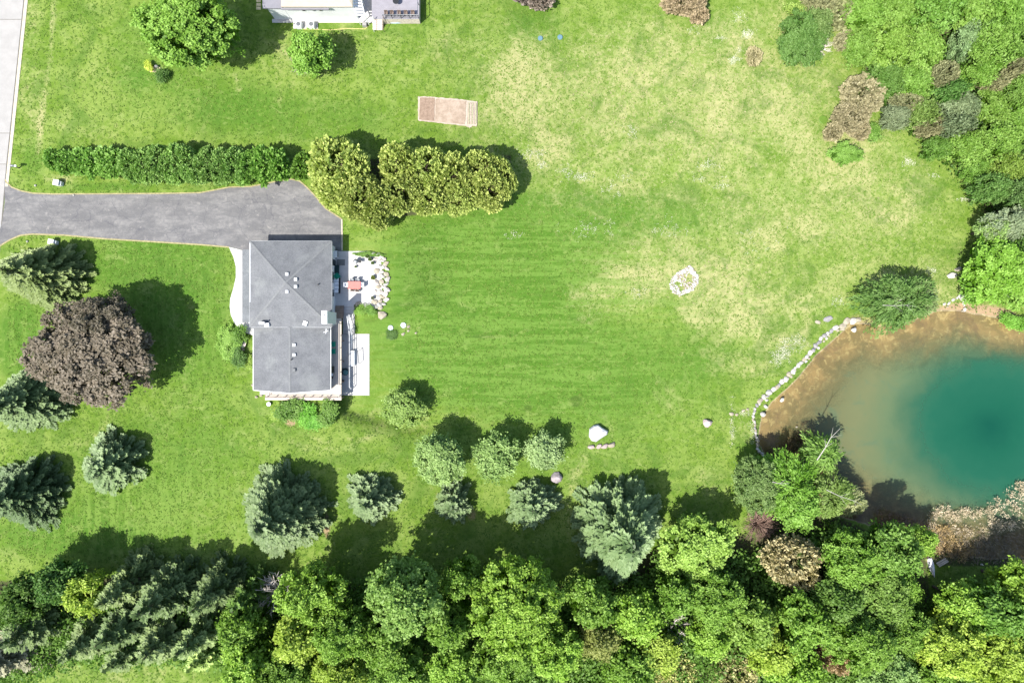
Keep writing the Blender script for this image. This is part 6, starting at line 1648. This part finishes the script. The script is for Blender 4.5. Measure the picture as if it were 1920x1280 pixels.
# ------------------------------------------------------------------ reeds and marsh (uncountable)
def scatter_poly(px, n, rngs):
    q = np.array([P(a, b, wz)[:2] for a, b in px]); lo = q.min(0); hi = q.max(0); out_ = np.zeros((0, 2))
    while len(out_) < n:
        c = lo + (hi - lo) * rngs.random((n * 2, 2)); c = c[poly_sd(q, c[:, 0], c[:, 1]) < 0]; out_ = np.concatenate([out_, c])
    return out_[:n]
def tufts(name, centres, z0, hlo, hhi, rad, per, mat, col, blade, label, rngs, upw=0.7, wd=0.22):
    n = len(centres); idx = np.repeat(np.arange(n), per); h = (hlo + (hhi - hlo) * rngs.random(n))[idx]
    a = rngs.random(n * per) * 6.28; r_ = rad * np.sqrt(rngs.random(n * per)) * (0.5 + rngs.random(n)[idx])
    c = np.stack([centres[idx, 0] + np.cos(a) * r_, centres[idx, 1] + np.sin(a) * r_, z0 + h * (0.5 + 0.5 * rngs.random(n * per))], 1)
    dv = unit(np.stack([np.cos(a), np.sin(a), np.full(n * per, upw)], 1) + rngs.normal(size=(n * per, 3)) * 0.5)
    ln = (blade * (0.6 + 0.8 * rngs.random(n * per)))[:, None]; nr = unit(rngs.normal(size=(n * per, 3)) + np.array([0, 0, .8])); w_ = unit(np.cross(nr, dv)) * ln * wd
    e = c + dv * ln; m_ = c + dv * ln * .5
    me_ = quads_mesh(name, np.stack([c, m_ - w_, e, m_ + w_], 1), 0.2 + .5 * rngs.random(n)[idx] + .3 * rngs.random(n * per), mat)
    o = bpy.data.objects.new(name, me_); COL.objects.link(o); o.color = (*col, 1)
    return tag(o, label, name.replace('_', ' '), kind='stuff')
rs = np.random.default_rng(5)
ca = scatter_poly([(1730, 968), (1752, 948), (1800, 955), (1845, 950), (1880, 925), (1905, 905), (1970, 890), (1970, 1010), (1860, 995), (1800, 1000), (1750, 1005)], 150, rs)
ed = scatter_poly([(1745, 945), (1800, 950), (1845, 948), (1880, 922), (1905, 903), (1970, 885), (1970, 925), (1905, 935), (1870, 962), (1800, 968), (1750, 965)], 80, rs)
tufts('reed_heads', np.concatenate([ca, ed]), wz, 0.25, 0.85, 0.36, 26, DRYLEAF, (0.36, 0.30, 0.21), 0.20, 'tan fluffy reed heads standing in the lower right of the pond', rs)
cb = scatter_poly([(1735, 995), (1760, 985), (1860, 998), (1970, 1000), (1970, 1052), (1850, 1052), (1775, 1050), (1745, 1035)], 420, rs)
tufts('marsh_brush', cb, wz, 0.1, 0.6, 0.30, 12, DRYLEAF, (0.150, 0.125, 0.090), 0.26, 'dark brown marsh brush between the reeds and the lower bank', rs, wd=.12)
cc = scatter_poly([(1740, 985), (1775, 985), (1790, 1015), (1830, 1030), (1800, 1048), (1755, 1040)], 150, rs)
tufts('marsh_grass', cc, wz, 0.15, 0.6, 0.28, 12, DRYLEAF, (0.27, 0.20, 0.10), 0.30, 'orange brown marsh grass beside the boat', rs, wd=.14)
cd = scatter_poly([(1640, 955), (1690, 962), (1740, 985), (1740, 1005), (1690, 1000), (1640, 980)], 160, rs)
tufts('marsh_brush', cd, wz, 0.05, 0.35, 0.25, 9, DRYLEAF, (0.16, 0.11, 0.08), 0.26, 'thin dark brush along the shaded lower rim of the pond', rs, wd=.1)
ce = scatter_poly([(1475, 830), (1505, 800), (1512, 812), (1500, 850), (1470, 870), (1440, 860), (1432, 850)], 160, rs)
tufts('marsh_brush', ce, wz, 0.05, 0.4, 0.25, 10, DRYLEAF, (0.07, 0.055, 0.03), 0.28, 'dark brush in the shaded left corner of the pond', rs, wd=.12)
UG = (0.085, 0.160, 0.030)
def under(name, px, n, col, label, hlo=0.4, hhi=1.8):
    q = np.array([P(a, b, -1.0)[:2] for a, b in px]); lo = q.min(0); hi = q.max(0); o_ = np.zeros((0, 2))
    while len(o_) < n:
        c = lo + (hi - lo) * rs.random((n * 2, 2)); c = c[poly_sd(q, c[:, 0], c[:, 1]) < 0]; o_ = np.concatenate([o_, c])
    o_ = o_[:n]; z0 = base_z(o_[:, 0], o_[:, 1])
    per = 22; idx = np.repeat(np.arange(n), per); h = (hlo + (hhi - hlo) * rs.random(n))
    c = np.stack([o_[idx, 0], o_[idx, 1], z0[idx] + h[idx]], 1) + rs.normal(size=(n * per, 3)) * np.array([.45, .45, .30])
    c[:, 2] = np.maximum(c[:, 2], z0[idx] + .05)
    me_ = quads_mesh(name, leaf_quads(c, unit(rs.normal(size=(n * per, 3)) * .6 + np.array([0, 0, 1])), 0.26, 1.5, rs), .1 + .5 * rs.random(n)[idx] + .35 * rs.random(n * per), LEAF)
    o = bpy.data.objects.new(name, me_); COL.objects.link(o); o.color = (*col, 1)
    return tag(o, label, 'undergrowth', kind='stuff')
under('undergrowth', [(-60, 1110), (60, 1100), (300, 1092), (520, 1105), (640, 1080), (900, 1078), (1080, 1090), (1200, 1075), (1240, 1010), (1290, 1005), (1400, 1040), (1480, 1010), (1560, 975), (1680, 1030), (1700, 1060), (1705, 1120), (1850, 1135), (1990, 1090), (1990, 1330), (480, 1330), (440, 1225), (180, 1222), (100, 1250), (-60, 1290)], 6500, (0.100, 0.180, 0.034), 'low green undergrowth between the trees of the lower belt', 0.5, 3.2)
under('undergrowth', [(1600, -60), (1620, 120), (1650, 200), (1765, 290), (1835, 380), (1850, 430), (1830, 540), (1990, 560), (1990, -60)], 1500, (0.055, 0.110, 0.020), 'low green undergrowth between the bushes of the upper right thicket')  # colour darkened so the gaps between bushes read as shade
# wild flowers
WFL = [(1400, 65, 11, 9, 70), (1377, 113, 11, 7, 45), (1382, 30, 14, 16, 30), (1352, 72, 10, 5, 14), (1385, 95, 8, 6, 12), (1300, 60, 12, 12, 12), (1701, 305, 12, 8, 45), (1750, 330, 9, 3, 10), (1810, 375, 14, 4, 34), (1060, 322, 12, 14, 34), (1093, 332, 18, 10, 60),
       (1000, 290, 24, 14, 50), (1015, 310, 12, 6, 22), (1140, 350, 20, 20, 18), (1172, 330, 12, 10, 14), (1185, 245, 14, 12, 22), (1325, 310, 22, 14, 36), (1355, 345, 16, 16, 24), (1310, 335, 12, 8, 14), (1160, 363, 3, 5, 6), (1470, 660, 16, 20, 110), (1490, 640, 26, 12, 70),
       (1455, 672, 12, 16, 50), (1790, 25, 0.1, 0.1, 1), (1570, 565, 16, 10, 24), (1745, 508, 12, 8, 30), (1420, 440, 60, 40, 30), (1250, 430, 40, 20, 40), (1110, 430, 60, 20, 50), (1190, 550, 20, 8, 20), (960, 440, 14, 8, 16), (1372, 800, 4, 50, 40), (1395, 775, 12, 6, 20), (1410, 800, 5, 30, 30)]
fl_ = []
for a, b, c, d, n_ in WFL:
    for _ in range(n_):
        px_, py_ = a + random.gauss(0, .5) * c, b + random.gauss(0, .5) * d; fl_.append(G(px_, py_))
fl_ = np.array(fl_)
n = len(fl_); per = 6; idx = np.repeat(np.arange(n), per)
c = fl_[idx] + rs.normal(size=(n * per, 3)) * np.array([.10, .10, .03]) + np.array([0, 0, .14])
Q = leaf_quads(c, unit(rs.normal(size=(n * per, 3)) * .4 + np.array([0, 0, 1])), 0.062, 1.1, rs)
o = bpy.data.objects.new('wild_flowers', quads_mesh('wild_flowers', Q, .4 + .5 * rs.random(n * per), DRYLEAF)); COL.objects.link(o); o.color = (0.40, 0.40, 0.30, 1)
tag(o, 'scattered white wild flowers and dry seed heads in the open field', 'wild flowers', kind='stuff')
# grass tufts and clover clumps over the whole lawn
n = 80000
gx = rs.uniform(-66, 66, n); gy = rs.uniform(-45, 45, n)
k = np.ones(n, bool)
k &= poly_sd(POND, gx, gy) > 0.3
for poly in (gp(grow(drive, 1)), gp(WALK), [(hx0 - 1, -9), (hx1 + 8.2, -9), (hx1 + 8.2, hy1 + .3), (hx0 - 1, hy1 + .3)], gp([(roadx(-60) + 8, -100), (roadx(345) + 8, 345), (14, 460), (14, 760), (-200, 760), (-200, -100)]), gp([(488, -100), (792, -100), (792, 58), (488, 58)]), gp([(782, 178), (898, 188), (898, 242), (782, 230)])):
    k &= poly_sd(np.array(poly), gx, gy) > 0
gx, gy = gx[k], gy[k]; n = len(gx)
gzv = base_z(gx, gy)
sz = 0.10 + 0.16 * rs.random(n) ** 2
c = np.stack([gx, gy, gzv + 0.03 + sz * 0.08], 1)
per = 3; idx = np.repeat(np.arange(n), per)
cc_ = c[idx] + rs.normal(size=(n * per, 3)) * np.array([.09, .09, .01])
Q = leaf_quads(cc_, unit(rs.normal(size=(n * per, 3)) * .28 + np.array([0, 0, 1])), 0.11, 1.5, rs)
m, nt, out = new_mat('grass_tuft')
at = nt.nodes.new('ShaderNodeAttribute'); at.attribute_name = 'tone'
cr = nt.nodes.new('ShaderNodeValToRGB'); nt.links.new(at.outputs['Fac'], cr.inputs[0])
e = cr.color_ramp.elements; e[0].color = (0.048, 0.105, 0.013, 1); e[1].color = (0.26, 0.24, 0.125, 1); e[1].position = 0.95
q_ = e.new(0.45); q_.color = (0.078, 0.140, 0.018, 1); q_ = e.new(0.7); q_.color = (0.155, 0.205, 0.052, 1)
pbsdf(nt, out, cr.outputs[0], 0.9, 0.1)
PXg = 960 + gx * PPM; PYg = 640 - gy * PPM
dr = blob([(1200, 230, 420, 230, .50), (1330, 150, 330, 170, .35), (1250, 500, 190, 70, .5), (1140, 560, 110, 45, .35), (1360, 570, 120, 70, .45), (1500, 480, 300, 160, .35), (1640, 330, 140, 120, .40), (160, 200, 140, 110, .2)], PXg, PYg)
tn = np.clip(rs.random(n) * 0.55 + dr * 0.7 * rs.random(n) + 0.05, 0, 1)
o = bpy.data.objects.new('grass_tufts', quads_mesh('grass_tufts', Q, tn[idx], m)); COL.objects.link(o)
tag(o, 'loose grass tufts and clover scattered over the lawn', 'grass', kind='stuff')
